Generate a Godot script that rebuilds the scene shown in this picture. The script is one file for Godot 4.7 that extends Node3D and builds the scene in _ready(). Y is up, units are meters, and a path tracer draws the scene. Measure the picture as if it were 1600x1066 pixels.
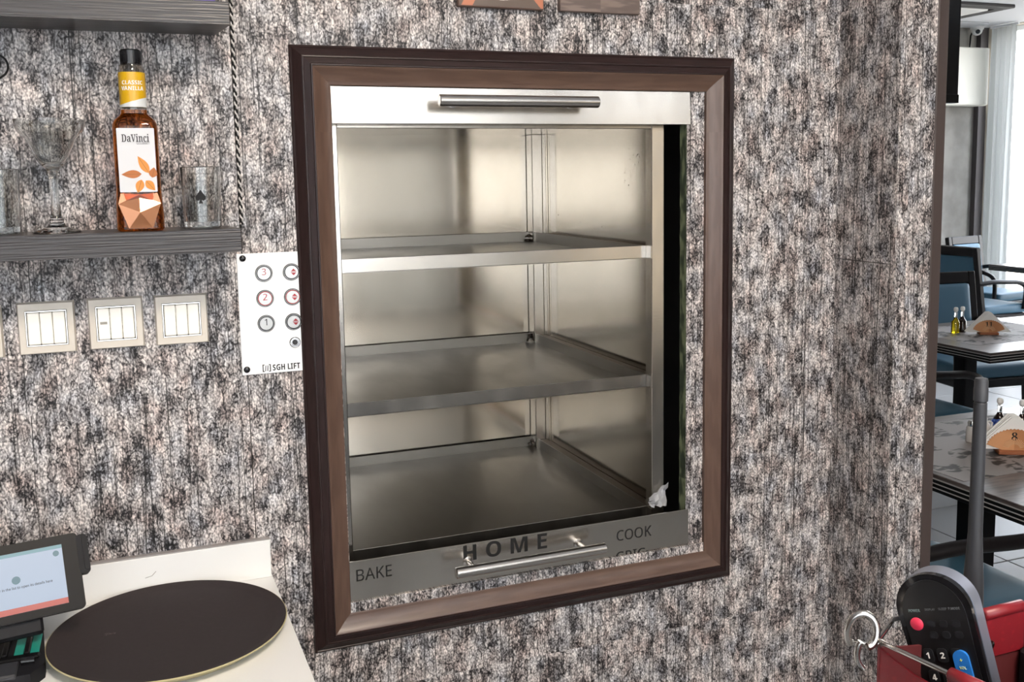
extends Node3D
# A dumbwaiter hatch in a bark-papered wall, seen from behind a bar; a dining room beyond the pier.
# World: x along the hatch wall, y up, z out of the wall towards the bar room; metres; floor at y = 0.

var used := {}
var M := {}
var streak_tex: Texture2D


func _ready() -> void:
	# ---------------------------------------------------------------- camera, sky, lights, exposure
	var cam := Camera3D.new()
	cam.name = "camera"
	cam.transform = Transform3D(Basis(Vector3(0.931602, -0.01727, 0.363071), Vector3(0.060205, 0.992405, -0.107276), Vector3(-0.358460, 0.121797, 0.925566)), Vector3(-0.2434, 1.5888, 1.6229))
	cam.set_frustum(2.0 * 0.05 * 533.0 / 1541.75, Vector2(-9.64, -66.2) / 1541.75 * 0.05, 0.05, 60.0)
	add_child(cam)
	cam.current = true
	var env := Environment.new()
	env.background_mode = Environment.BG_SKY
	var sky := ProceduralSkyMaterial.new()
	sky.sky_top_color = Color(0.90, 0.94, 1.0)
	sky.sky_horizon_color = Color(1.0, 0.985, 0.96)
	sky.ground_horizon_color = Color(0.84, 0.82, 0.79)
	sky.ground_bottom_color = Color(0.66, 0.65, 0.63)
	sky.sky_energy_multiplier = 4.0
	sky.ground_energy_multiplier = 3.2
	env.sky = Sky.new()
	env.sky.sky_material = sky
	env.tonemap_mode = Environment.TONE_MAPPER_LINEAR
	env.tonemap_exposure = 0.57
	env.sdfgi_enabled = true
	env.ssao_enabled = true
	env.ssil_enabled = true
	var we := WorldEnvironment.new()
	we.name = "world_environment"
	we.environment = env
	add_child(we)
	materials()
	# square ceiling panels of the bar and of the dining room (each builder carries its own light)
	ceiling_light(Vector3(0.20, 3.02, 2.1), 0.6, 14.0, Color(1.0, 0.94, 0.87), "square white ceiling panel lamp in front of the bar shelves")
	room()
	hatch_wall()
	lift()
	frame_moulding()
	leaves()
	switches()
	call_panel()
	shelves()
	bottle()
	glasses()
	wall_bits()
	counter_things()
	caddy_things()
	dining()


# -------------------------------------------------------------------- naming helpers
func numbered(called: String) -> String:
	if not used.has(called):
		used[called] = 0
		return called
	used[called] += 1
	return "%s_%03d" % [called, used[called]]


func thing(called: String, label: String, category: String, at := Vector3.ZERO, group := "") -> Node3D:
	var o := Node3D.new()
	o.name = numbered(called)
	add_child(o)
	o.position = at
	o.set_meta("label", label)
	o.set_meta("category", category)
	if group != "":
		o.set_meta("group", group)
	return o


func struct(called: String, label := "") -> Node3D:
	var o := Node3D.new()
	o.name = called
	add_child(o)
	o.set_meta("kind", "structure")
	o.set_meta("label", label)
	return o


func copy_of(src: Node3D, label: String, at: Vector3, turn := 0.0) -> Node3D:
	var c: Node3D = src.duplicate()
	c.name = numbered(String(src.name).rstrip("0123456789").rstrip("_"))
	add_child(c)
	c.position = at
	c.rotation.y = turn
	c.set_meta("label", label)
	return c


func part(called: String, st: SurfaceTool, m: Material, parent: Node3D) -> MeshInstance3D:
	var o := MeshInstance3D.new()
	o.name = called
	st.generate_normals()
	o.mesh = st.commit()
	o.material_override = m
	o.cast_shadow = GeometryInstance3D.SHADOW_CASTING_SETTING_ON
	parent.add_child(o, true)
	return o


func begin() -> SurfaceTool:
	var st := SurfaceTool.new()
	st.begin(Mesh.PRIMITIVE_TRIANGLES)
	return st


# -------------------------------------------------------------------- shape helpers (faces given counter-clockwise from outside)
func tri(st: SurfaceTool, a: Vector3, b: Vector3, c: Vector3, ua: Vector2, ub: Vector2, uc: Vector2) -> void:
	st.set_uv(ua)
	st.add_vertex(a)
	st.set_uv(uc)
	st.add_vertex(c)
	st.set_uv(ub)
	st.add_vertex(b)


func quad(st: SurfaceTool, a: Vector3, b: Vector3, c: Vector3, d: Vector3) -> void:
	var n := (b - a).cross(d - a).normalized()
	var u := Vector3.RIGHT if absf(n.x) < 0.7 else Vector3.BACK
	var v := Vector3.UP if absf(n.y) < 0.7 else Vector3.BACK
	if absf(n.y) >= 0.7:
		u = Vector3.RIGHT
	var f := func(p: Vector3) -> Vector2: return Vector2(p.dot(u), -p.dot(v))
	tri(st, a, b, c, f.call(a), f.call(b), f.call(c))
	tri(st, a, c, d, f.call(a), f.call(c), f.call(d))


func flat(st: SurfaceTool) -> void:
	st.set_smooth_group(-1)


# box from corner a to corner b, edges chamfered by e
func box(st: SurfaceTool, a: Vector3, b: Vector3, e := 0.0, xf := Transform3D()) -> void:
	flat(st)
	var lo := Vector3(minf(a.x, b.x), minf(a.y, b.y), minf(a.z, b.z))
	var hi := Vector3(maxf(a.x, b.x), maxf(a.y, b.y), maxf(a.z, b.z))
	var c := (lo + hi) / 2.0
	var h := (hi - lo) / 2.0
	e = minf(e, minf(h.x, minf(h.y, h.z)) * 0.98)
	var P := func(sx: int, sy: int, sz: int, ax: int) -> Vector3:
		var p := Vector3(sx * (h.x - (0.0 if ax == 0 else e)), sy * (h.y - (0.0 if ax == 1 else e)), sz * (h.z - (0.0 if ax == 2 else e)))
		return xf * (c + p)
	for s: int in [-1, 1]:
		var q := [[s, -s, -1, s, s, -1, s, s, 1, s, -s, 1], [-1, s, -s, -1, s, s, 1, s, s, 1, s, -s], [-s, -1, s, s, -1, s, s, 1, s, -s, 1, s]]
		for ax in 3:
			var k: Array = q[ax]
			quad(st, P.call(k[0], k[1], k[2], ax), P.call(k[3], k[4], k[5], ax), P.call(k[6], k[7], k[8], ax), P.call(k[9], k[10], k[11], ax))
	if e <= 0.0:
		return
	for s: int in [-1, 1]:
		for t: int in [-1, 1]:
			var o := s * t
			edge(st, P.call(s, t, -o, 0), P.call(s, t, -o, 1), P.call(s, t, o, 1), P.call(s, t, o, 0), xf.basis * Vector3(s, t, 0))
			edge(st, P.call(-o, s, t, 1), P.call(-o, s, t, 2), P.call(o, s, t, 2), P.call(o, s, t, 1), xf.basis * Vector3(0, s, t))
			edge(st, P.call(s, -o, t, 0), P.call(s, -o, t, 2), P.call(s, o, t, 2), P.call(s, o, t, 0), xf.basis * Vector3(s, 0, t))
			for w: int in [-1, 1]:
				var p: Vector3 = P.call(s, t, w, 0)
				var r: Vector3 = P.call(s, t, w, 1)
				var v: Vector3 = P.call(s, t, w, 2)
				if (r - p).cross(v - p).dot(xf.basis * Vector3(s, t, w)) > 0.0:
					tri(st, p, r, v, Vector2(p.x, -p.y), Vector2(r.x, -r.y), Vector2(v.x, -v.y))
				else:
					tri(st, p, v, r, Vector2(p.x, -p.y), Vector2(v.x, -v.y), Vector2(r.x, -r.y))


func edge(st: SurfaceTool, a: Vector3, b: Vector3, c: Vector3, d: Vector3, out: Vector3) -> void:
	if (b - a).cross(d - a).dot(out) >= 0.0:
		quad(st, a, b, c, d)
	else:
		quad(st, d, c, b, a)


# surface of revolution about y; profile runs so that the outside lies to the right when going up
func lathe(st: SurfaceTool, prof: Array, seg := 24, xf := Transform3D(), power := 2.0) -> void:
	var g := 1
	for i in prof.size() - 1:
		var p: Vector2 = prof[i]
		var q: Vector2 = prof[i + 1]
		if i > 0 and absf((p - Vector2(prof[i - 1])).angle_to(q - p)) > 0.6:
			g += 1
		st.set_smooth_group(g)
		for k in seg:
			var a := TAU * k / seg
			var b := TAU * (k + 1) / seg
			var A := xf * round_pt(p, a, power)
			var B := xf * round_pt(p, b, power)
			var C := xf * round_pt(q, b, power)
			var D := xf * round_pt(q, a, power)
			var u0 := float(k) / seg
			var u1 := float(k + 1) / seg
			if p.x > 0.00001:
				tri(st, A, C, B, Vector2(u0, -p.y), Vector2(u1, -q.y), Vector2(u1, -p.y))
			if q.x > 0.00001:
				tri(st, A, D, C, Vector2(u0, -p.y), Vector2(u0, -q.y), Vector2(u1, -q.y))


func round_pt(p: Vector2, a: float, power: float) -> Vector3:
	var c := cos(a)
	var s := sin(a)
	var x := signf(c) * pow(absf(c), 2.0 / power)
	var z := signf(s) * pow(absf(s), 2.0 / power)
	return Vector3(p.x * x, p.y, p.x * z)


# tube through points; r is a number or one radius per point
func tube(st: SurfaceTool, pts: Array, r, seg := 10, closed := false) -> void:
	var n := pts.size()
	var rings := []
	var last := Vector3.ZERO
	for i in n:
		var prev: Vector3 = pts[(i - 1 + n) % n] if closed or i > 0 else pts[i]
		var next: Vector3 = pts[(i + 1) % n] if closed or i < n - 1 else pts[i]
		var t := (next - prev).normalized()
		var x := last
		if i == 0:
			x = t.cross(Vector3.UP if absf(t.y) < 0.9 else Vector3.RIGHT)
		x = (x - t * x.dot(t)).normalized()
		last = x
		var y := t.cross(x)
		var rad: float = r[i] if r is Array else r
		var ring := []
		for k in seg:
			var a := TAU * k / seg
			ring.append(Vector3(pts[i]) + (x * cos(a) + y * sin(a)) * rad)
		rings.append(ring)
	st.set_smooth_group(1)
	for i in (n if closed else n - 1):
		var A: Array = rings[i]
		var B: Array = rings[(i + 1) % n]
		for k in seg:
			var l := (k + 1) % seg
			var u0 := float(i)
			tri(st, A[k], A[l], B[l], Vector2(k, u0), Vector2(k + 1, u0), Vector2(k + 1, u0 + 1))
			tri(st, A[k], B[l], B[k], Vector2(k, u0), Vector2(k + 1, u0 + 1), Vector2(k, u0 + 1))
	if not closed:
		flat(st)
		for e in 2:
			var R: Array = rings[0] if e == 0 else rings[n - 1]
			var m: Vector3 = pts[0] if e == 0 else pts[n - 1]
			for k in seg:
				var l := (k + 1) % seg
				if e == 0:
					tri(st, m, R[l], R[k], Vector2.ZERO, Vector2.ZERO, Vector2.ZERO)
				else:
					tri(st, m, R[k], R[l], Vector2.ZERO, Vector2.ZERO, Vector2.ZERO)


# outline (counter-clockwise in x, y) pushed from z = z0 to z = z1
func prism(st: SurfaceTool, poly: PackedVector2Array, z0: float, z1: float, xf := Transform3D(), smooth_side := false) -> void:
	if Geometry2D.is_polygon_clockwise(poly):
		poly.reverse()
	var idx := Geometry2D.triangulate_polygon(poly)
	flat(st)
	var V := func(i: int, z: float) -> Vector3: return xf * Vector3(poly[i].x, poly[i].y, z)
	var T := func(i: int) -> Vector2: return Vector2(poly[i].x, -poly[i].y)
	for k in range(0, idx.size(), 3):
		var a := idx[k]
		var b := idx[k + 1]
		var c := idx[k + 2]
		if (poly[b] - poly[a]).cross(poly[c] - poly[a]) < 0.0:
			var s := b
			b = c
			c = s
		tri(st, V.call(a, z1), V.call(b, z1), V.call(c, z1), T.call(a), T.call(b), T.call(c))
		tri(st, V.call(a, z0), V.call(c, z0), V.call(b, z0), T.call(a), T.call(c), T.call(b))
	if smooth_side:
		st.set_smooth_group(5)
	for i in poly.size():
		var j := (i + 1) % poly.size()
		tri(st, V.call(i, z0), V.call(j, z0), V.call(j, z1), T.call(i), T.call(j), T.call(j))
		tri(st, V.call(i, z0), V.call(j, z1), V.call(i, z1), T.call(i), T.call(j), T.call(i))


func round_rect(w: float, h: float, r: float, n := 5, c := Vector2.ZERO) -> PackedVector2Array:
	var out := PackedVector2Array()
	for q in 4:
		var o := Vector2((w / 2 - r) * (1 if q in [0, 3] else -1), (h / 2 - r) * (1 if q < 2 else -1))
		for k in n + 1:
			var a := PI / 2 * (q + float(k) / n)
			out.append(c + o + Vector2(cos(a), sin(a)) * r)
	return out


func lettering(text: String, height: float, m: Material, parent: Node3D, at: Vector3, bold := false, squeeze := 1.0, face := "Droid Sans", basis := Basis()) -> MeshInstance3D:
	var t := TextMesh.new()
	var f := SystemFont.new()
	f.font_names = PackedStringArray([face])
	f.font_weight = 700 if bold else 400
	t.font = f
	t.text = text
	t.font_size = 64 if height > 0.005 else 16     # pixel_size stops at 0.0001
	t.pixel_size = height / (46.0 if height > 0.005 else 11.5)
	t.depth = 0.0004
	t.curve_step = 1.0
	var o := MeshInstance3D.new()
	o.name = "lettering"
	o.mesh = t
	o.material_override = m
	o.transform = Transform3D(basis * Basis.from_scale(Vector3(squeeze, 1, 1)), at)
	parent.add_child(o, true)
	return o


# -------------------------------------------------------------------- materials
func mat(c: Color, rough := 0.5, metal := 0.0) -> StandardMaterial3D:
	var m := StandardMaterial3D.new()
	m.albedo_color = c
	m.roughness = rough
	m.metallic = metal
	return m


func rgb8(r: int, g: int, b: int) -> Color:
	return Color(r / 255.0, g / 255.0, b / 255.0)


func glass_solid(c := Color(0.96, 0.97, 0.97, 0.0), scale := 0.05) -> StandardMaterial3D:
	var m := mat(c, 0.02)
	m.refraction_enabled = true
	m.refraction_scale = scale
	return m


func emitter(c: Color, e: float) -> StandardMaterial3D:
	var m := mat(c.darkened(0.85), 0.4)
	m.emission_enabled = true
	m.emission = c
	m.emission_energy_multiplier = e
	return m


func noise_bytes(kind: int, freq: float, oct: int, w: int, h: int, sx: float, sy: float, sd: int, warp := 0.0) -> PackedByteArray:
	var n := FastNoiseLite.new()
	n.noise_type = kind
	n.frequency = freq
	n.seed = sd
	n.fractal_type = FastNoiseLite.FRACTAL_FBM if oct > 1 else FastNoiseLite.FRACTAL_NONE
	n.fractal_octaves = oct
	if kind == FastNoiseLite.TYPE_CELLULAR:
		n.cellular_return_type = FastNoiseLite.RETURN_DISTANCE2_SUB
		n.cellular_jitter = 0.95
	if warp > 0.0:
		n.domain_warp_enabled = true
		n.domain_warp_amplitude = warp
		n.domain_warp_frequency = freq * 0.8
		n.domain_warp_fractal_type = FastNoiseLite.DOMAIN_WARP_FRACTAL_NONE
	var im := n.get_image(int(w / sx), int(h / sy), false, false, true)
	if im.get_width() != w or im.get_height() != h:
		im.resize(w, h, Image.INTERPOLATE_BILINEAR)
	im.convert(Image.FORMAT_L8)
	return im.get_data()


# crackled bark wallpaper, 1.6 m by 1.2 m of print: dark fissures, streaks, pale flaked patches
func bark_paper(w: int, h: int) -> Array:
	var cr := noise_bytes(FastNoiseLite.TYPE_CELLULAR, 0.055, 1, w, h, 1.0, 1.5, 11, 26.0)
	var wo := noise_bytes(FastNoiseLite.TYPE_SIMPLEX_SMOOTH, 0.085, 2, w, h, 1.0, 1.4, 5, 9.0)
	var st := noise_bytes(FastNoiseLite.TYPE_SIMPLEX, 0.1, 2, w, h, 1.0, 10.0, 21)
	var bl := noise_bytes(FastNoiseLite.TYPE_SIMPLEX, 0.0135, 5, w, h, 1.0, 1.25, 31)
	var bg := noise_bytes(FastNoiseLite.TYPE_SIMPLEX, 0.0045, 2, w, h, 1.0, 1.2, 41)
	var fi := noise_bytes(FastNoiseLite.TYPE_SIMPLEX, 0.19, 2, w, h, 1.0, 1.7, 51)
	var ti := noise_bytes(FastNoiseLite.TYPE_SIMPLEX, 0.012, 3, w, h, 1.0, 1.6, 61)
	var cl := noise_bytes(FastNoiseLite.TYPE_SIMPLEX, 0.042, 2, w, h, 1.0, 1.5, 91)
	var ga := noise_bytes(FastNoiseLite.TYPE_SIMPLEX, 0.016, 3, w, h, 1.0, 1.8, 71)
	var ft := PackedFloat32Array()
	var fw := PackedFloat32Array()
	var ff := PackedFloat32Array()
	var fs := PackedFloat32Array()
	var fb := PackedFloat32Array()
	var fg := PackedFloat32Array()
	for i in 256:
		var x := i / 255.0
		ft.append(1.0 - smoothstep(0.02, 0.085, x))
		fw.append(1.0 - smoothstep(0.02, 0.1, absf(x - 0.5)))
		ff.append(smoothstep(0.3, 0.72, x) - 0.5)
		fs.append(smoothstep(0.34, 0.68, x) - 0.5)
		fb.append(smoothstep(0.3, 0.7, x))
		fg.append(smoothstep(0.47, 0.64, x))
	var out := PackedByteArray()
	out.resize(w * h * 3)
	var hg := PackedByteArray()
	hg.resize(w * h)
	var j := 0
	for i in w * h:
		var b: float = fb[bl[i]] * 0.8 + fb[bg[i]] * 0.2
		var g: float = fg[ga[i]]
		var c: float = ft[cr[i]] * (0.55 + 0.45 * (1.0 - g))
		var wm: float = fw[wo[i]]
		var f: float = ff[fi[i]]
		var s: float = fs[st[i]]
		var v: float = 0.635 + 0.17 * (b - 0.4) + 0.11 * fs[cl[i]] + (0.17 - 0.05 * b) * s + 0.26 * f
		v -= wm * (0.40 - 0.10 * b) * (0.35 + 0.65 * g)
		v -= g * g * (1.0 - b) * maxf(0.0, 0.62 - 1.1 * absf(wo[i] / 255.0 - 0.42)) * 0.28
		v -= c * 0.28
		v = clampf(0.497 + (v - 0.5) * 1.06, 0.06, 0.92)
		var t: float = (ti[i] - 128) / 128.0
		var k: float = v * 255.0
		var sat := 1.0 - 0.6 * b
		out[j] = int(clampf(k * (0.99 + 0.045 * t * sat) + 2.0, 0, 255))
		out[j + 1] = int(clampf(k * (0.968 - 0.03 * maxf(t, 0.0) * sat), 0, 255))
		out[j + 2] = int(clampf(k * (0.942 - 0.055 * t * sat) + 2.0, 0, 255))
		hg[i] = int(clampf((0.72 - 0.55 * c - 0.3 * wm + 0.3 * s + 0.1 * b) * 255.0, 0, 255))
		j += 3
	# long straight fissures
	var rg := RandomNumberGenerator.new()
	rg.seed = 9
	for n in 420:
		var x := rg.randi_range(2, w - 3)
		var y0 := rg.randi_range(-150, h - 40)
		var deep := rg.randf_range(0.45, 0.95)
		for y in range(maxi(y0, 0), mini(y0 + rg.randi_range(60, 420), h)):
			if rg.randf() < 0.03:
				x = clampi(x + rg.randi_range(-1, 1), 2, w - 3)
			for e in 2:
				var at := y * w + x + e
				var m := 1.0 - deep * (1.0 if e == 0 else 0.55) * (0.6 + 0.4 * (fi[at] / 255.0))
				for ch in 3:
					out[at * 3 + ch] = int(out[at * 3 + ch] * m)
				hg[at] = int(hg[at] * m)
	return [Image.create_from_data(w, h, false, Image.FORMAT_RGB8, out), Image.create_from_data(w, h, false, Image.FORMAT_L8, hg)]


# two colours mixed by a noise, as a picture
func two_tone(w: int, h: int, kind: int, freq: float, oct: int, sx: float, sy: float, sd: int, c0: Color, c1: Color, lo := 0.3, hi := 0.7, warp := 0.0) -> ImageTexture:
	var n := noise_bytes(kind, freq, oct, w, h, sx, sy, sd, warp)
	var lut := PackedByteArray()
	for i in 256:
		var c := c0.lerp(c1, smoothstep(lo, hi, i / 255.0))
		lut.append(int(c.r * 255))
		lut.append(int(c.g * 255))
		lut.append(int(c.b * 255))
	var out := PackedByteArray()
	out.resize(w * h * 3)
	for i in w * h:
		var k := n[i] * 3
		out[i * 3] = lut[k]
		out[i * 3 + 1] = lut[k + 1]
		out[i * 3 + 2] = lut[k + 2]
	return ImageTexture.create_from_image(Image.create_from_data(w, h, false, Image.FORMAT_RGB8, out))


func materials() -> void:
	var S := FastNoiseLite.TYPE_SIMPLEX
	var paper := bark_paper(2048, 1536)
	var p := mat(Color.WHITE, 0.46)
	p.metallic_specular = 0.4
	p.albedo_texture = ImageTexture.create_from_image(paper[0])
	p.heightmap_enabled = true
	p.heightmap_scale = 0.05
	p.heightmap_texture = ImageTexture.create_from_image(paper[1])
	p.uv1_triplanar = true
	p.uv1_world_triplanar = true
	p.uv1_triplanar_sharpness = 8.0
	p.uv1_scale = Vector3(1.0 / 1.6, 1.0 / 1.2, 1.0 / 1.6)
	p.uv1_offset = Vector3(0.3125, -0.583, 0.4)
	M.paper = p
	M.green_board = mat(Color.WHITE, 0.9)
	M.green_board.albedo_texture = two_tone(64, 512, S, 0.09, 3, 1.0, 3.0, 4, rgb8(42, 52, 36), rgb8(104, 112, 84))
	M.green_board.uv1_scale = Vector3(8, 1, 1)
	# brown foil of the moulding, fine lengthwise grain
	M.foil_dark = mat(Color.WHITE, 0.34)
	M.foil_dark.albedo_texture = two_tone(1024, 128, S, 0.12, 3, 12.0, 1.0, 2, rgb8(40, 29, 28), rgb8(46, 33, 32))
	M.foil_dark.uv1_scale = Vector3(1.6, 6, 1)
	M.foil_dark.metallic_specular = 0.35
	M.foil_brown = mat(Color.WHITE, 0.3)
	M.foil_brown.albedo_texture = two_tone(1024, 128, S, 0.1, 3, 14.0, 1.0, 3, rgb8(86, 66, 56), rgb8(94, 73, 62))
	M.foil_brown.uv1_scale = Vector3(1.2, 5, 1)
	# stainless steel: satin, faint smears in the gloss
	var sm := two_tone(512, 512, S, 0.012, 4, 1.0, 2.2, 8, Color(0.84, 0.84, 0.84), Color(1, 1, 1), 0.1, 0.9)
	var brush := two_tone(512, 512, S, 0.3, 2, 40.0, 1.0, 9, Color(0.40, 0.40, 0.40), Color(0.6, 0.6, 0.6))
	M.steel = mat(rgb8(196, 189, 178), 0.15, 1.0)
	M.steel.anisotropy_enabled = true
	M.steel.anisotropy = -0.8
	M.steel_tray = mat(rgb8(150, 146, 140), 0.36, 1.0)
	M.steel_tray.roughness_texture = sm
	M.steel_tray.uv1_scale = Vector3(1.6, 1.6, 1)
	M.steel.roughness_texture = sm
	M.steel.uv1_scale = Vector3(1.6, 1.6, 1)
	M.steel_brushed = mat(rgb8(196, 191, 184), 0.25, 1.0)
	M.steel_brushed.roughness_texture = sm
	M.steel_brushed.heightmap_enabled = true
	M.steel_brushed.heightmap_texture = brush
	M.steel_brushed.heightmap_scale = 0.004
	M.steel_brushed.uv1_scale = Vector3(3, 3, 1)
	M.chrome = mat(rgb8(215, 213, 210), 0.12, 1.0)
	M.tube = mat(rgb8(200, 196, 192), 0.22, 1.0)
	M.weld = mat(rgb8(120, 108, 98), 0.45, 1.0)
	M.shaft = mat(rgb8(92, 90, 88), 0.9)
	M.plaster = mat(rgb8(205, 196, 182), 0.8)
	M.black = mat(rgb8(15, 15, 17), 0.4)
	M.black_gloss = mat(rgb8(16, 16, 19), 0.15)
	M.black_soft = mat(rgb8(24, 24, 27), 0.55)
	M.grey_dark = mat(rgb8(48, 49, 53), 0.5)
	M.black.metallic_specular = 0.25
	M.black_soft.metallic_specular = 0.3
	M.ink = mat(rgb8(10, 10, 11), 0.75)
	M.white = mat(rgb8(228, 227, 224), 0.5)
	M.white_board = mat(rgb8(222, 221, 212), 0.45)
	M.counter = mat(rgb8(234, 234, 232), 0.32)
	M.panel_white = mat(rgb8(236, 238, 240), 0.28)
	M.red_ink = mat(rgb8(150, 28, 36), 0.5)
	M.beige = mat(rgb8(208, 200, 188), 0.38)
	M.rocker = mat(rgb8(250, 246, 237), 0.16)
	M.shelf = mat(Color.WHITE, 0.3)
	M.shelf.albedo_texture = two_tone(1024, 256, S, 0.1, 3, 16.0, 1.0, 12, rgb8(40, 35, 34), rgb8(57, 51, 50), 0.2, 0.8)
	M.shelf.heightmap_enabled = true
	M.shelf.heightmap_texture = two_tone(1024, 256, S, 0.1, 3, 16.0, 1.0, 12, Color.BLACK, Color.WHITE)
	M.shelf.heightmap_scale = 0.02
	M.shelf.uv1_scale = Vector3(0.9, 11, 1)
	M.glass = glass_solid()
	M.pane = mat(Color(0.9, 0.95, 0.95, 0.06), 0.02)
	M.pane.transparency = BaseMaterial3D.TRANSPARENCY_ALPHA
	M.floor_dark = mat(Color.WHITE, 0.4)
	M.floor_dark.albedo_texture = two_tone(512, 512, S, 0.03, 4, 6.0, 1.0, 14, rgb8(112, 114, 116), rgb8(134, 136, 138))
	M.tile = mat(rgb8(186, 186, 186), 0.3)
	M.grout = mat(rgb8(120, 120, 120), 0.9)
	M.ceiling = mat(rgb8(214, 216, 220), 0.9)
	M.concrete = mat(Color.WHITE, 0.8)
	M.concrete.albedo_texture = two_tone(512, 512, S, 0.012, 5, 1.0, 1.0, 16, rgb8(130, 127, 123), rgb8(150, 147, 142), 0.1, 0.9)
	M.concrete.uv1_scale = Vector3(0.4, 0.4, 1)
	M.wood_dark = mat(rgb8(20, 17, 18), 0.35)
	M.wood_dark.metallic_specular = 0.35
	M.blue = mat(rgb8(46, 88, 110), 0.55)
	M.blue.rim_enabled = true
	M.blue.rim = 0.3
	M.table = mat(Color.WHITE, 0.3)
	M.table.albedo_texture = two_tone(512, 128, S, 0.08, 3, 10.0, 1.0, 18, rgb8(62, 54, 51), rgb8(90, 80, 76))
	M.table.uv1_scale = Vector3(1.5, 6, 1)
	M.sheet_print = mat(Color.WHITE, 0.6)
	M.sheet_print.albedo_texture = placemat_print()
	M.leather = mat(Color.WHITE, 0.42)
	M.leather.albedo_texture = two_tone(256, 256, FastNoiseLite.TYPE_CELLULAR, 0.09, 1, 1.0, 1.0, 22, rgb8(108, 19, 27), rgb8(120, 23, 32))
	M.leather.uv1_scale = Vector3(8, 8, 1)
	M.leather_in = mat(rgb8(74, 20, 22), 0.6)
	M.tray_rubber = mat(Color.WHITE, 0.72)
	M.tray_rubber.albedo_texture = tray_scuffs()
	M.tray_rim = mat(rgb8(176, 166, 128), 0.4)
	M.teal = mat(rgb8(24, 142, 126), 0.5)
	M.sheer = mat(rgb8(226, 230, 230), 0.9)
	M.sheer.backlight_enabled = true
	M.sheer.backlight = Color(1.0, 1.0, 1.0)
	M.drape = mat(rgb8(206, 210, 208), 0.9)
	M.drape.backlight_enabled = true
	M.drape.backlight = Color(0.45, 0.45, 0.45)
	M.drape_cream = mat(rgb8(214, 196, 170), 0.9)
	M.drape_cream.backlight_enabled = true
	M.drape_cream.backlight = Color(0.62, 0.58, 0.52)
	M.fan_wood = mat(Color.WHITE, 0.55)
	M.fan_wood.albedo_texture = two_tone(256, 256, S, 0.02, 3, 4.0, 1.0, 26, rgb8(176, 118, 74), rgb8(204, 146, 100))
	M.paper_white = mat(rgb8(232, 230, 226), 0.8)
	M.oil = glass_solid(Color(0.86, 0.76, 0.1, 0.0), 0.047)
	M.vinegar = mat(rgb8(30, 14, 12), 0.1)
	M.frame_white = mat(rgb8(226, 228, 230), 0.5)


func placemat_print() -> ImageTexture:
	var w := 512
	var a := noise_bytes(FastNoiseLite.TYPE_SIMPLEX, 0.012, 2, w, w, 1.0, 1.0, 81)
	var b := noise_bytes(FastNoiseLite.TYPE_SIMPLEX, 0.06, 3, w, w, 2.0, 1.0, 82)
	var out := PackedByteArray()
	out.resize(w * w * 3)
	for i in w * w:
		var k := smoothstep(0.56, 0.64, a[i] / 255.0) * smoothstep(0.36, 0.6, b[i] / 255.0)
		var v := lerpf(0.56, 0.2, k)
		out[i * 3] = int(v * 255)
		out[i * 3 + 1] = int(v * 244)
		out[i * 3 + 2] = int(v * 238)
	var im := Image.create_from_data(w, w, false, Image.FORMAT_RGB8, out)
	return ImageTexture.create_from_image(im)


# dark brown rubber with a few pale scrapes
func tray_scuffs() -> ImageTexture:
	var im := Image.create(512, 512, false, Image.FORMAT_RGB8)
	im.fill(rgb8(38, 27, 27))
	var n := FastNoiseLite.new()
	n.frequency = 0.06
	n.seed = 5
	for y in 512:
		for x in 512:
			var k := n.get_noise_2d(x, y) * 0.012
			var c := rgb8(38, 28, 28)
			im.set_pixel(x, y, Color(c.r + k, c.g + k, c.b + k))
	var rg := RandomNumberGenerator.new()
	rg.seed = 77
	for i in 26:
		var q := Vector2(rg.randf_range(90, 430), rg.randf_range(90, 430))
		var d := Vector2.from_angle(rg.randf_range(-0.5, 0.6))
		var l := rg.randi_range(4, 26)
		var al := rg.randf_range(0.05, 0.16)
		for k in l:
			var p := q + d * k
			var c := im.get_pixel(int(p.x), int(p.y))
			im.set_pixel(int(p.x), int(p.y), c.lerp(rgb8(170, 160, 158), al))
	for k in 60:      # the one larger scrape
		var p := Vector2(118 + rg.randf_range(0, 24), 222 + rg.randf_range(-5, 6))
		im.set_pixel(int(p.x), int(p.y), rgb8(128, 118, 116))
	return ImageTexture.create_from_image(im)


func ceiling_light(at: Vector3, size: float, energy: float, c: Color, label: String) -> void:
	var t := thing("ceiling_light", label, "lamp", at, "ceiling panel lamps")
	var st := begin()
	var h := size / 2
	var f := 0.02
	box(st, Vector3(-h - f, -0.012, -h - f), Vector3(h + f, 0, -h), 0.002)
	box(st, Vector3(-h - f, -0.012, h), Vector3(h + f, 0, h + f), 0.002)
	box(st, Vector3(-h - f, -0.012, -h), Vector3(-h, 0, h), 0.002)
	box(st, Vector3(h, -0.012, -h), Vector3(h + f, 0, h), 0.002)
	part("lamp_frame", st, M.white, t)
	st = begin()
	box(st, Vector3(-h, -0.006, -h), Vector3(h, 0, h))
	part("diffuser", st, emitter(c, 1.0), t)
	var l := AreaLight3D.new()
	l.name = "panel_light"
	l.area_size = Vector2(size, size)
	l.light_energy = energy
	l.light_color = c
	l.shadow_enabled = true
	l.rotation.x = -PI / 2
	l.position.y = -0.016
	t.add_child(l)


# -------------------------------------------------------------------- the room
func slab(called: String, a: Vector3, b: Vector3, m: Material, label := "") -> MeshInstance3D:
	var st := begin()
	box(st, a, b)
	var o := part(called, st, m, self)
	o.set_meta("kind", "structure")
	if label != "":
		o.set_meta("label", label)
	return o


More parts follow.
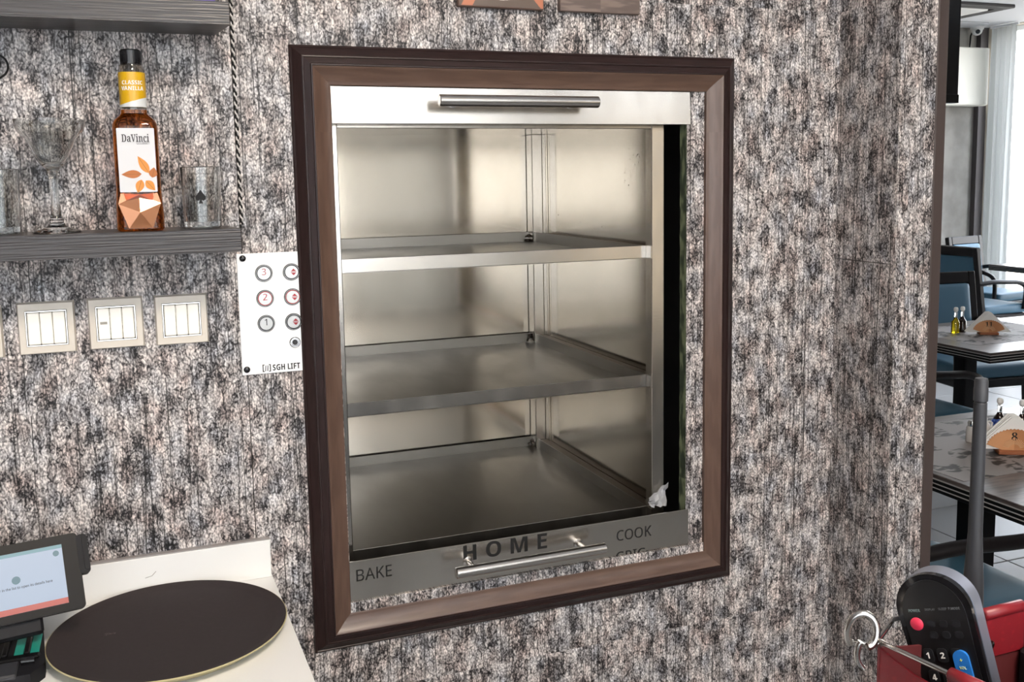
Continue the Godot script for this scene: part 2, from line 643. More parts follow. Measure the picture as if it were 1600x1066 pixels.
func room() -> void:
	slab("floor", Vector3(-2.5, -0.1, -6.5), Vector3(8.2, 0, 3.2), M.floor_dark, "dark floor of the bar room")
	slab("ceiling", Vector3(-2.5, 3.02, -6.5), Vector3(8.2, 3.2, 3.2), M.ceiling, "plain pale ceiling")
	slab("wall_left", Vector3(-2.5, 0, -0.9), Vector3(-2.3, 3.02, 3.2), mat(rgb8(92, 84, 80), 0.7))
	slab("wall_far", Vector3(1.15, 0, -6.5), Vector3(8.2, 3.02, -6.3), M.concrete, "grey concrete-look wall at the end of the dining room")
	slab("wall_inner", Vector3(1.0, 0, -6.5), Vector3(1.15, 3.02, -0.8), M.concrete)
	slab("trim_corner", Vector3(7.90, 0, -6.3), Vector3(8.0, 3.02, -6.24), mat(rgb8(70, 66, 68), 0.6), "dark strip in the dining room corner")
	# window wall of the dining room (x = 8): sill, head, piers
	var ww := struct("wall_right", "window wall of the dining room")
	var st := begin()
	box(st, Vector3(8.0, 3.008, -6.5), Vector3(8.2, 3.02, 3.2))
	box(st, Vector3(8.0, 0, -6.5), Vector3(8.2, 3.008, -6.15))
	box(st, Vector3(8.0, 0, -1.2), Vector3(8.2, 3.008, 3.2))
	box(st, Vector3(8.0, 0, -6.15), Vector3(8.2, 0.12, -1.2))
	part("wall_body", st, M.plaster, ww)
	window_fill("window_1", Vector3(8.1, 0.12, -6.15), Vector3(8.1, 3.008, -1.2), 4, "tall bright window of the dining room")
	# the window front behind the camera, which lights the hatch wall and is mirrored in the steel
	var wb := struct("wall_back", "window front behind the bar room")
	st = begin()
	box(st, Vector3(-2.5, 0, 3.0), Vector3(-2.1, 3.02, 3.2))
	box(st, Vector3(-2.1, 0, 3.0), Vector3(2.8, 0.85, 3.2))
	box(st, Vector3(-2.1, 2.86, 3.0), Vector3(2.8, 3.02, 3.2))
	box(st, Vector3(2.8, 0, 3.0), Vector3(8.2, 3.02, 3.2))
	part("wall_body", st, mat(rgb8(72, 73, 75), 0.7), wb)
	st = begin()
	box(st, Vector3(1.60, 0, 2.86), Vector3(1.80, 3.02, 3.2), 0.01)
	var col := part("pillar", st, mat(rgb8(58, 48, 44), 0.6), self)
	col.set_meta("kind", "structure")
	window_fill("window_2", Vector3(-2.1, 0.85, 3.1), Vector3(1.60, 2.86, 3.1), 3, "wide window behind the bar room")
	window_fill("window_3", Vector3(1.80, 0.85, 3.1), Vector3(2.8, 2.86, 3.1), 1, "window behind the bar room, beyond the pillar")
	sheer_curtain("sheer white curtain across the wider window behind the bar", Vector3(-2.08, 0.80, 2.92), Vector3(1, 0, 0), 2.90, 2.14, 0.014, 36)
	sheer_curtain("short grey cafe curtain across the last bay before the pillar behind the bar", Vector3(0.84, 0.80, 2.92), Vector3(1, 0, 0), 0.78, 1.34, 0.014, 10, M.drape)
	sheer_curtain("short cream cafe curtain across the window beyond the pillar behind the bar", Vector3(1.82, 0.80, 2.92), Vector3(1, 0, 0), 1.02, 1.34, 0.014, 12, M.drape_cream)
	sheer_curtain("sheer white valance above the grey cafe curtain behind the bar", Vector3(0.84, 2.17, 2.95), Vector3(1, 0, 0), 0.78, 0.76, 0.012, 9)
	sheer_curtain("sheer white valance above the cream cafe curtain behind the bar", Vector3(1.82, 2.17, 2.95), Vector3(1, 0, 0), 1.02, 0.76, 0.012, 11)
	# pale tiles under the far tables
	var fl := struct("floor_tiles", "pale square floor tiles of the dining room")
	var bed := begin()
	box(bed, Vector3(1.16, 0, -6.3), Vector3(8.0, 0.004, 0.0))
	part("grout", bed, M.grout, fl)
	st = begin()
	box(st, Vector3(-0.297, 0, -0.297), Vector3(0.297, 0.010, 0.297), 0.002)
	st.generate_normals()
	var tm := st.commit()
	for i in 11:
		for k in 10:
			var o := MeshInstance3D.new()
			o.name = "tile"
			o.mesh = tm
			o.material_override = M.tile
			o.position = Vector3(1.48 + i * 0.6, 0, -0.35 - k * 0.6)
			fl.add_child(o, true)


func window_fill(called: String, a: Vector3, b: Vector3, bays: int, label: String) -> void:
	var w := struct(called, label)
	var along := Vector3(0, 0, 1) if absf(a.x - b.x) < 0.01 else Vector3(1, 0, 0)
	var n := Vector3(along.z, 0, along.x)
	var len := (b - a).dot(along)
	var t := 0.025
	var st := begin()
	for k in bays + 1:
		var p := a + along * (len * k / bays)
		box(st, p - along * t - n * t, p + along * t + n * t + Vector3(0, b.y - a.y, 0), 0.004)
	for y: float in [a.y, b.y - 0.05]:
		box(st, Vector3(a.x, y, a.z) - n * t * 0.9, Vector3(a.x, y + 0.05, a.z) + along * len + n * t * 0.9, 0.004)
	part("window_frame", st, M.frame_white, w)
	for k in bays:
		st = begin()
		var p := a + along * (len * k / bays + t)
		box(st, p - n * 0.003 + Vector3(0, 0.05, 0), p + along * (len / bays - 2 * t) + n * 0.003 + Vector3(0, b.y - a.y - 0.05, 0))
		part("pane", st, M.pane, w)


func sheer_curtain(label: String, at: Vector3, along: Vector3, width: float, height: float, depth: float, folds: int, m: Material = null) -> void:
	var t := thing("sheer_curtain", label, "curtain", at)
	var n := Vector3(-along.z, 0, along.x)
	var st := begin()
	st.set_smooth_group(1)
	var seg := folds * 8
	var rows := 8
	var P := func(i: int, r: int) -> Vector3:
		var u := float(i) / seg
		var v := float(r) / rows
		var ph := u * folds * TAU
		var amp := depth * (1.0 - 0.55 * v * v) * (0.8 + 0.4 * sin(u * 17.0))
		return along * (u * width * (1.0 - 0.06 * sin(v * PI) * u)) + n * (amp * sin(ph + 0.5 * sin(v * 3.0 + u * 9.0))) + Vector3(0, v * height, 0)
	for i in seg:
		for r in rows:
			var a: Vector3 = P.call(i, r)
			var b: Vector3 = P.call(i + 1, r)
			var c: Vector3 = P.call(i + 1, r + 1)
			var d: Vector3 = P.call(i, r + 1)
			tri(st, a, b, c, Vector2.ZERO, Vector2.ZERO, Vector2.ZERO)
			tri(st, a, c, d, Vector2.ZERO, Vector2.ZERO, Vector2.ZERO)
	part("cloth", st, m if m else M.sheer, t)
	st = begin()
	tube(st, [Vector3(0, height + 0.012, 0) - along * 0.02, Vector3(0, height + 0.012, 0) + along * (width + 0.02)], 0.012, 10)
	part("curtain_rail", st, M.frame_white, t)


func hatch_wall() -> void:
	var w := struct("wall_main", "wall of crackled grey bark-pattern panels around the hatch")
	var top := 3.02
	var st := begin()
	box(st, Vector3(-2.3, 0, -0.012), Vector3(-0.0870, top, 0))
	part("wall_panel", st, M.paper, w)
	st = begin()
	box(st, Vector3(-0.0856, 0, -0.012), Vector3(0.0665, top, 0))
	box(st, Vector3(0.7285, 0, -0.012), Vector3(1.0040, top, 0))
	box(st, Vector3(0.0665, 1.76, -0.012), Vector3(0.7285, top, 0))
	box(st, Vector3(0.0665, 0, -0.012), Vector3(0.7285, 0.86, 0))
	part("wall_panel", st, M.paper, w)
	st = begin()
	box(st, Vector3(1.0054, 0, -0.012), Vector3(1.0743, top, 0))
	part("wall_panel", st, M.paper, w)
	st = begin()
	box(st, Vector3(0.0640, 0.8500, 0.0045), Vector3(0.7640, 0.8690, 0.0075))
	part("sill_strip", st, M.paper, w)
	st = begin()
	# ragged sawn edge of the green board
	var n := 60
	flat(st)
	var rg := RandomNumberGenerator.new()
	rg.seed = 3
	var xs := []
	for i in n + 1:
		xs.append(0.7278 - rg.randf_range(0.0, 0.0016))
	for i in n:
		var y0 := 0.86 + 0.9 * i / n
		var y1 := 0.86 + 0.9 * (i + 1) / n
		quad(st, Vector3(xs[i], y0, -0.022), Vector3(0.7284, y0, -0.0004), Vector3(0.7284, y1, -0.0004), Vector3(xs[i + 1], y1, -0.022))
		quad(st, Vector3(0.7290, y0, -0.0222), Vector3(xs[i], y0, -0.022), Vector3(xs[i + 1], y1, -0.022), Vector3(0.7290, y1, -0.0222))
	part("board_edge", st, M.green_board, w)
	# masonry behind the panels and the dark shaft
	st = begin()
	box(st, Vector3(-2.3, 0, -0.80), Vector3(0.0, top, -0.0135))
	box(st, Vector3(0.98, 0, -0.80), Vector3(1.15, top, -0.0135))
	box(st, Vector3(0.0, 2.2, -0.80), Vector3(0.98, top, -0.0135))
	box(st, Vector3(0.0, 0, -0.80), Vector3(0.98, 0.5, -0.0135))
	box(st, Vector3(-2.3, 0, -0.90), Vector3(1.15, top, -0.80))
	part("shaft_masonry", st, M.shaft, w)
	# the return of the pier: two boards with a joint, front board, metal edge strip
	var p := struct("wall_pier", "projecting pier clad in the same bark-pattern boards")
	st = begin()
	box(st, Vector3(1.0743, 0, 0.0), Vector3(1.0863, 1.4148, 0.168))
	part("wall_panel", st, M.paper, p)
	st = begin()
	box(st, Vector3(1.0743, 1.4162, 0.0), Vector3(1.0863, top, 0.168))
	part("wall_panel", st, M.paper, p)
	st = begin()
	box(st, Vector3(1.0756, 0, 0.1565), Vector3(1.1580, top, 0.1688), 0.0008)
	part("wall_panel", st, M.paper, p)
	st = begin()
	box(st, Vector3(1.0866, 0, -0.0135), Vector3(1.1810, top, 0.156))
	part("pier_core", st, M.concrete, p)
	st = begin()
	box(st, Vector3(1.1580, 0, 0.150), Vector3(1.1825, top, 0.1705), 0.0015)
	part("edge_strip", st, mat(rgb8(68, 58, 55), 0.45), p)


# -------------------------------------------------------------------- the lift car
func lift() -> void:
	var t := thing("dumbwaiter_car", "open stainless steel lift car with shelves behind the brown framed hatch", "dumbwaiter")
	var st := begin()
	box(st, Vector3(0.056, 0.90, -0.662), Vector3(0.703, 1.692, -0.660))
	part("back_panel", st, M.steel, t)
	for s in 2:
		var x := 0.700 if s == 0 else 0.056
		st = begin()
		box(st, Vector3(x, 0.90, -0.660), Vector3(x + 0.002, 1.692, -0.045))
		part("side_panel", st, M.steel, t)
	st = begin()
	box(st, Vector3(0.056, 1.692, -0.662), Vector3(0.703, 1.695, -0.04))
	part("roof_panel", st, M.steel, t)
	st = begin()
	box(st, Vector3(0.0815, 1.676, -0.064), Vector3(0.676, 1.692, -0.040), 0.001)
	part("top_rail", st, M.steel_brushed, t)
	for q in [[0.676, 0.703, -0.065, -0.040], [0.055, 0.0815, -0.065, -0.040], [0.668, 0.6946, -0.658, -0.622], [0.066, 0.089, -0.658, -0.622]]:
		st = begin()
		box(st, Vector3(q[0], 0.86, q[2]), Vector3(q[1], 1.692, q[3]), 0.0012)
		part("corner_post", st, M.steel_brushed, t)
	st = begin()
	box(st, Vector3(0.6945, 0.90, -0.659), Vector3(0.6998, 1.692, -0.600), 0.0006)
	part("corner_flange", st, M.steel, t)
	for k in 3:
		var y: float = [1.4548, 1.2018, 0.9350][k]
		var h := 0.0250
		var x0 := 0.0830
		var x1 := 0.6755
		var z0 := -0.652
		var z1 := -0.060
		st = begin()
		box(st, Vector3(x0, y - h, z0), Vector3(x1, y - h + 0.0015, z1))
		box(st, Vector3(x0, y - h, z0), Vector3(x1, y, z0 + 0.0018), 0.0005)
		box(st, Vector3(x0, y - h, z0), Vector3(x0 + 0.0018, y, z1), 0.0005)
		box(st, Vector3(x1 - 0.0018, y - h, z0), Vector3(x1, y, z1), 0.0005)
		var sh := part("shelf_tray", st, M.steel_tray, t)
		st = begin()
		box(st, Vector3(x0, y - h, z1 - 0.0018), Vector3(x1, y, z1), 0.0006)
		part("front_lip", st, M.steel_brushed, sh)
		st = begin()
		box(st, Vector3(0.6745, y - h, -0.0640), Vector3(0.6772, y, -0.0405), 0.0004)
		part("corner_clip", st, M.steel_brushed, sh)
		st = begin()
		box(st, Vector3(0.6765, y - h + 0.004, -0.62), Vector3(0.6995, y - 0.003, -0.066), 0.001)
		part("support_angle", st, M.weld, sh)
		# beads of weld where the tray meets the corner post
		st = begin()
		var rg := RandomNumberGenerator.new()
		rg.seed = 40 + k
		for i in 9:
			var c := Vector3(0.664 + rg.randf_range(-0.006, 0.010), y - rg.randf_range(0.002, 0.024), -0.6490 + rg.randf_range(0.0, 0.004))
			var r := rg.randf_range(0.002, 0.0042)
			lathe(st, [Vector2(0, -r), Vector2(r * 0.8, -r * 0.6), Vector2(r, 0), Vector2(r * 0.8, r * 0.6), Vector2(0, r)], 8, Transform3D(Basis(), c))
		var wd := part("weld_bead", st, M.weld, sh)
		wd.set_meta("kind", "stuff")
	# scuffs of dirt on the side panel, near the front post
	st = begin()
	flat(st)
	var rg3 := RandomNumberGenerator.new()
	rg3.seed = 12
	for i in 34:
		var c := Vector3(0.6997, rg3.randf_range(1.545, 1.66), rg3.randf_range(-0.20, -0.13))
		if i >= 22:
			c = Vector3(0.6997, rg3.randf_range(1.472, 1.50), rg3.randf_range(-0.58, -0.30))
		var a := rg3.randf_range(0.0006, 0.0022)
		var b := rg3.randf_range(0.0005, 0.0013)
		quad(st, c + Vector3(0, -b, -a), c + Vector3(0, -b * 0.6, a), c + Vector3(0, b, a * 0.8), c + Vector3(0, b * 0.7, -a))
	var gm := part("grime_mark", st, mat(rgb8(70, 58, 48), 0.8), t)
	gm.set_meta("kind", "stuff")
	# crumpled scrap of clear film left at the foot of the front post
	var f := thing("film_scrap", "crumpled scrap of clear protective film at the foot of the lift car's front post", "plastic film", Vector3(0.684, 0.941, -0.036))
	st = begin()
	var rg2 := RandomNumberGenerator.new()
	rg2.seed = 6
	var g := []
	for i in 8:
		var row := []
		for k in 6:
			row.append(Vector3(-0.018 + 0.0055 * i + rg2.randf_range(-0.002, 0.002), 0.001 + 0.0095 * k * (0.35 + 0.65 * i / 7.0) + rg2.randf_range(-0.002, 0.002), rg2.randf_range(-0.003, 0.012)))
		g.append(row)
	flat(st)
	for i in 7:
		for k in 5:
			quad(st, g[i][k], g[i + 1][k], g[i + 1][k + 1], g[i][k + 1])
	var fm := mat(Color(0.85, 0.86, 0.88, 0.45), 0.3)
	fm.transparency = BaseMaterial3D.TRANSPARENCY_ALPHA
	part("film", st, fm, f)


func frame_moulding() -> void:
	var t := thing("hatch_frame", "dark brown picture-frame moulding with a lighter inner cove around the steel hatch", "frame")
	var lo := Vector2(0.0015, 0.7885)
	var hi := Vector2(0.8285, 1.8045)
	var band := [Vector2(0.0, 0.0), Vector2(0.0, 0.0035), Vector2(0.0012, 0.0055), Vector2(0.0032, 0.0062), Vector2(0.0045, 0.0052), Vector2(0.0165, 0.0155), Vector2(0.0178, 0.0178), Vector2(0.0198, 0.0182), Vector2(0.0208, 0.0166), Vector2(0.0300, 0.0205), Vector2(0.0310, 0.0222), Vector2(0.0328, 0.0224), Vector2(0.0337, 0.0208)]
	var cove := [Vector2(0.0337, 0.0208), Vector2(0.0352, 0.0205)]
	for i in 9:
		var u := (i + 1) / 9.0
		cove.append(Vector2(0.0352 + 0.0268 * u, 0.0205 - 0.0125 * (1.0 - pow(1.0 - u, 1.6))))
	cove.append(Vector2(0.0628, 0.0076))
	cove.append(Vector2(0.0628, 0.0))
	for side in 4:
		var a := begin()
		strip(a, band, lo, hi, side)
		var rail := part(["top_rail", "side_stile", "bottom_rail", "side_stile"][side], a, M.foil_dark, t)
		a = begin()
		strip(a, cove, lo, hi, side)
		part("cove", a, M.foil_brown, rail)


# one mitred length of moulding; profile points are (inset from the outer edge, height off the wall)
func strip(st: SurfaceTool, prof: Array, lo: Vector2, hi: Vector2, side: int) -> void:
	var C := func(p: Vector2, which: int) -> Vector3:
		var x := lo.x + p.x if which in [0, 3] else hi.x - p.x
		var y := lo.y + p.x if which < 2 else hi.y - p.x
		return Vector3(x, y, p.y)
	# corners 0 bottom left, 1 bottom right, 2 top right, 3 top left
	var ends: Array = [[2, 3], [1, 2], [0, 1], [3, 0]][side]
	var v := 0.0
	for i in prof.size() - 1:
		var p: Vector2 = prof[i]
		var q: Vector2 = prof[i + 1]
		st.set_smooth_group(1)
		if i > 0 and absf((p - Vector2(prof[i - 1])).angle_to(q - p)) > 0.7:
			flat(st)
		var A: Vector3 = C.call(p, ends[0])
		var B: Vector3 = C.call(p, ends[1])
		var D: Vector3 = C.call(q, ends[0])
		var E: Vector3 = C.call(q, ends[1])
		var w := v + p.distance_to(q)
		var l := func(P: Vector3) -> float: return P.x if side % 2 == 0 else P.y
		tri(st, A, B, E, Vector2(l.call(A), v), Vector2(l.call(B), v), Vector2(l.call(E), w))
		tri(st, A, E, D, Vector2(l.call(A), v), Vector2(l.call(E), w), Vector2(l.call(D), w))
		v = w


func leaves() -> void:
	var t := thing("hatch_door", "upper steel sliding leaf with a tubular handle, raised above the lift opening", "hatch door", Vector3.ZERO, "sliding leaves of the hatch")
	var st := begin()
	# the leaf hangs a touch out of plumb, its top nearer the wall
	box(st, Vector3(0.0650, 0.0, -0.0014), Vector3(0.7330, 0.0600, 0.0014), 0.0006, Transform3D(Basis(Vector3.RIGHT, -0.05), Vector3(0, 1.6810, 0.0048)))
	part("leaf_panel", st, M.steel_brushed, t)
	handle(t, 1.7168, 0.2350, 0.5240, 1.7168)
	t = thing("hatch_door", "lower steel sliding leaf lettered HOME, BAKE and COOK, lowered below the lift opening", "hatch door", Vector3.ZERO, "sliding leaves of the hatch")
	st = begin()
	box(st, Vector3(0.0650, 0.8520, 0.0008), Vector3(0.7330, 0.9402, 0.0036), 0.0006)
	part("leaf_panel", st, M.steel_brushed, t)
	handle(t, 0.9070, 0.2422, 0.5318, 0.9032)
	lettering("H O M E", 0.0285, M.ink, t, Vector3(0.350, 0.9222, 0.0039), true, 1.14)
	lettering("BAKE", 0.0205, M.ink, t, Vector3(0.1072, 0.9138, 0.0039), false, 1.0)
	lettering("COOK", 0.0205, M.ink, t, Vector3(0.6125, 0.9088, 0.0039), false, 1.0)
	lettering("GRIG", 0.0205, M.ink, t, Vector3(0.6060, 0.8665, 0.0039), false, 1.0)


func handle(t: Node3D, y: float, x0: float, x1: float, ybase: float) -> void:
	var st := begin()
	var r := 0.0098
	var z := 0.045
	lathe(st, [Vector2(0, x0), Vector2(r - 0.0012, x0), Vector2(r, x0 + 0.0012), Vector2(r, x1 - 0.0012), Vector2(r - 0.0012, x1), Vector2(0, x1)], 32, Transform3D(Basis(Vector3(0, -1, 0), Vector3(1, 0, 0), Vector3(0, 0, 1)), Vector3(0, y, z)))
	var bar := part("handle_bar", st, M.tube, t)
	for x: float in [x0 + 0.036, x1 - 0.036]:
		st = begin()
		lathe(st, [Vector2(0.0095, 0.0036), Vector2(0.0095, 0.0056), Vector2(0.0055, 0.0066), Vector2(0.0055, z - 0.006)], 20, Transform3D(Basis(Vector3(1, 0, 0), Vector3(0, 0, 1), Vector3(0, -1, 0)), Vector3(x, y, 0)))
		part("standoff", st, M.tube, bar)


# -------------------------------------------------------------------- things on the wall
func switches() -> void:
	var t := thing("light_switch", "beige square switch plate with three cream rockers, nearest the call panel", "light switch", Vector3(-0.1823, 1.3775, 0), "row of square switch plates under the lower shelf")
	var st := begin()
	var w := 0.0785
	# plate as a ring with a sloping rim
	var o := w / 2
	var i := 0.0288
	var j := 0.0270
	for s in 4:
		var R := Transform3D(Basis(Vector3(0, 0, 1), PI / 2 * s), Vector3.ZERO)
		var q := i if s % 2 == 0 else j
		var c := j if s % 2 == 0 else i
		flat(st)
		quad(st, R * Vector3(-o, -o, 0), R * Vector3(o, -o, 0), R * Vector3(o - 0.0022, -o + 0.0022, 0.0085), R * Vector3(-o + 0.0022, -o + 0.0022, 0.0085))
		quad(st, R * Vector3(-o + 0.0022, -o + 0.0022, 0.0085), R * Vector3(o - 0.0022, -o + 0.0022, 0.0085), R * Vector3(q, -c, 0.0085), R * Vector3(-q, -c, 0.0085))
		quad(st, R * Vector3(-q, -c, 0.0085), R * Vector3(q, -c, 0.0085), R * Vector3(q, -c, 0.003), R * Vector3(-q, -c, 0.003))
	part("cover_plate", st, M.beige, t)
	st = begin()
	box(st, Vector3(-0.0285, -0.0268, 0.0025), Vector3(0.0285, -0.0243, 0.0095), 0.0006)
	box(st, Vector3(-0.0285, 0.0243, 0.0025), Vector3(0.0285, 0.0268, 0.0095), 0.0006)
	box(st, Vector3(-0.0285, -0.0243, 0.0025), Vector3(-0.0262, 0.0243, 0.0095), 0.0006)
	box(st, Vector3(0.0262, -0.0243, 0.0025), Vector3(0.0285, 0.0243, 0.0095), 0.0006)
	part("chrome_rim", st, M.chrome, t)
	for k in 3:
		st = begin()
		var x := -0.0173 + 0.0173 * k
		box(st, Vector3(x - 0.0083, -0.0240, 0.002), Vector3(x + 0.0083, 0.0240, 0.0105), 0.0012)
		part("rocker", st, M.rocker, t)
	var b := copy_of(t, "beige square switch plate whose first cream rocker has a small grey mark", Vector3(-0.2774, 1.3785, 0))
	st = begin()
	box(st, Vector3(-0.0225, -0.0005, 0.0104), Vector3(-0.0125, 0.0035, 0.0109))
	part("marker_window", st, mat(rgb8(150, 146, 138), 0.5), b)
	copy_of(t, "beige square switch plate with three cream rockers, under the margarita glass", Vector3(-0.3737, 1.3778, 0))
	copy_of(t, "beige square switch plate cut off by the left edge of the view", Vector3(-0.4718, 1.3762, 0))


func call_panel() -> void:
	var t := thing("call_panel", "white lift control panel with round numbered steel buttons beside the frame", "control panel", Vector3(-0.0945, 1.2795, 0))
	var st := begin()
	box(st, Vector3(0, 0, 0), Vector3(0.1150, 0.1965, 0.0022), 0.0005)
	part("face_plate", st, M.panel_white, t)
	var ring_red := emitter(rgb8(214, 40, 52), 1.1)
	var bezel := mat(rgb8(128, 127, 125), 0.25, 1.0)
	var cap := mat(rgb8(204, 202, 198), 0.34, 1.0)
	cap.anisotropy_enabled = true
	cap.anisotropy = 0.7
	for c in 2:
		for r in 3:
			var at := Vector3(0.0412 + 0.0437 * c, 0.1638 - 0.0408 * r, 0.0022)
			st = begin()
			var xf := Transform3D(Basis(Vector3(1, 0, 0), Vector3(0, 0, 1), Vector3(0, -1, 0)), at)
			lathe(st, [Vector2(0.0138, 0), Vector2(0.0138, 0.0012), Vector2(0.0128, 0.0022), Vector2(0.0118, 0.0022), Vector2(0.0112, 0.0014)], 32, xf)
			var b := part("call_button" if c == 0 else "arrow_button", st, bezel, t)
			st = begin()
			lathe(st, [Vector2(0.0112, 0.0012), Vector2(0.0112, 0.0017), Vector2(0.0103, 0.0018)], 32, xf)
			part("button_ring", st, ring_red if r == 1 else M.grey_dark, b)
			st = begin()
			lathe(st, [Vector2(0.0102, 0.0014), Vector2(0.0102, 0.0028), Vector2(0, 0.0028)], 32, xf)
			part("button_cap", st, cap, b)
			var ink: Material = [M.red_ink, ring_red, M.ink][r] if c == 0 else [M.red_ink, ring_red, M.red_ink][r]
			if c == 0:
				lettering(["3", "2", "1"][r], 0.0105, ink, b, at + Vector3(0, 0.0022, 0.0031), false)
			else:
				st = begin()
				var ax := at + Vector3(0.0030, 0.0, 0.0030)
				var X := Transform3D(Basis(), ax)
				prism(st, PackedVector2Array([Vector2(-0.0042, 0.0012), Vector2(0.0042, 0.0012), Vector2(0.0, 0.0056)]), 0, 0.0004, X)
				prism(st, PackedVector2Array([Vector2(0.0042, -0.0012), Vector2(-0.0042, -0.0012), Vector2(0.0, -0.0056)]), 0, 0.0004, X)
				box(st, Vector3(-0.0046, -0.0004, 0), Vector3(0.0046, 0.0004, 0.0004), 0, X)
				part("arrow_mark", st, ink, b)
	st = begin()
	var kx := Transform3D(Basis(Vector3(1, 0, 0), Vector3(0, 0, 1), Vector3(0, -1, 0)), Vector3(0.0855, 0.0482, 0.0022))
	lathe(st, [Vector2(0.0088, 0), Vector2(0.0088, 0.0018), Vector2(0.0076, 0.0030), Vector2(0.0062, 0.0030), Vector2(0.0056, 0.0012), Vector2(0, 0.0012)], 28, kx)
	var key := part("key_switch", st, M.chrome, t)
	st = begin()
	lathe(st, [Vector2(0.0045, 0.001), Vector2(0.0045, 0.0026), Vector2(0, 0.0026)], 20, kx)
	part("lock_core", st, M.grey_dark, key)
	for p in [Vector3(0.0093, 0.1890, 0.0022), Vector3(0.0073, 0.0090, 0.0022)]:
		st = begin()
		lathe(st, [Vector2(0.0052, 0), Vector2(0.0050, 0.0014), Vector2(0.0036, 0.0026), Vector2(0.0014, 0.0030), Vector2(0, 0.0030)], 20, Transform3D(Basis(Vector3(1, 0, 0), Vector3(0, 0, 1), Vector3(0, -1, 0)), p))
		part("panel_screw", st, M.black_gloss, t)
	lettering("SGH LIFT", 0.0094, M.ink, t, Vector3(0.0700, 0.0088, 0.0025), true, 0.80)
	# bracketed emblem before the letters
	st = begin()
	for s: float in [-1.0, 1.0]:
		var cx := 0.0385 + 0.0058 * s
		box(st, Vector3(cx - 0.0007, 0.0030, 0.0022), Vector3(cx + 0.0007, 0.0150, 0.0027))
		box(st, Vector3(cx, 0.0138, 0.0022), Vector3(cx - 0.0024 * s, 0.0150, 0.0027))
		box(st, Vector3(cx, 0.0030, 0.0022), Vector3(cx - 0.0024 * s, 0.0042, 0.0027))
	for s: float in [-0.0022, 0.0012]:
		prism(st, PackedVector2Array([Vector2(s, 0.0042), Vector2(s + 0.0012, 0.0042), Vector2(s + 0.0020, 0.0132), Vector2(s + 0.0010, 0.0132)]), 0.0022, 0.0027, Transform3D(Basis(), Vector3(0.0380, 0, 0)))
	part("emblem", st, M.ink, t)


func shelves() -> void:
	var t := thing("floating_shelf", "dark grey wood-grain shelf carrying the glasses and the syrup bottle", "shelf", Vector3(0, 1.4880, 0))
	var st := begin()
	shelf_shape(st, -1.3, -0.1069, -0.0970, 0.130, 0.0338)
	part("board", st, M.shelf, t)
	t = thing("floating_shelf", "dark grey wood-grain shelf at the top edge of the view, above the bottle", "shelf", Vector3(0, 1.8150, 0))
	st = begin()
	shelf_shape(st, -1.3, -0.1088, -0.0958, 0.112, 0.0322)
	part("board", st, M.shelf, t)


func shelf_shape(st: SurfaceTool, x0: float, xb: float, xf: float, d: float, h: float) -> void:
	var e := 0.0012
	var turn := Transform3D(Basis(Vector3(1, 0, 0), Vector3(0, 0, 1), Vector3(0, -1, 0)), Vector3.ZERO)
	# outline seen from above is (x, -z); pushed up by the thickness
	var big := PackedVector2Array([Vector2(x0, 0), Vector2(x0, d), Vector2(xf - e, d), Vector2(xf, d - e), Vector2(xb, 0)])
	var flip := Transform3D(Basis(Vector3(1, 0, 0), Vector3(0, 0, 1), Vector3(0, 1, 0)), Vector3.ZERO)
	flat(st)
	var n := big.size()
	var idx := Geometry2D.triangulate_polygon(big)
	var P := func(i: int, y: float) -> Vector3: return Vector3(big[i].x, y, big[i].y)
	for k in range(0, idx.size(), 3):
		var a := idx[k]
		var b := idx[k + 1]
		var c := idx[k + 2]
		if (P.call(b, h) - P.call(a, h)).cross(P.call(c, h) - P.call(a, h)).y < 0.0:
			var s := b
			b = c
			c = s
		var T := func(i: int) -> Vector2: return Vector2(big[i].x, big[i].y)
		tri(st, P.call(a, h), P.call(b, h), P.call(c, h), T.call(a), T.call(b), T.call(c))
		tri(st, P.call(a, 0), P.call(c, 0), P.call(b, 0), T.call(a), T.call(c), T.call(b))
	for i in n:
		var j := (i + 1) % n
		var a: Vector3 = P.call(i, 0)
		var b: Vector3 = P.call(j, 0)
		var mid := (a + b) / 2 - Vector3((x0 + xf) / 2, 0, d / 2)
		edge(st, a, b, P.call(j, h), P.call(i, h), mid)


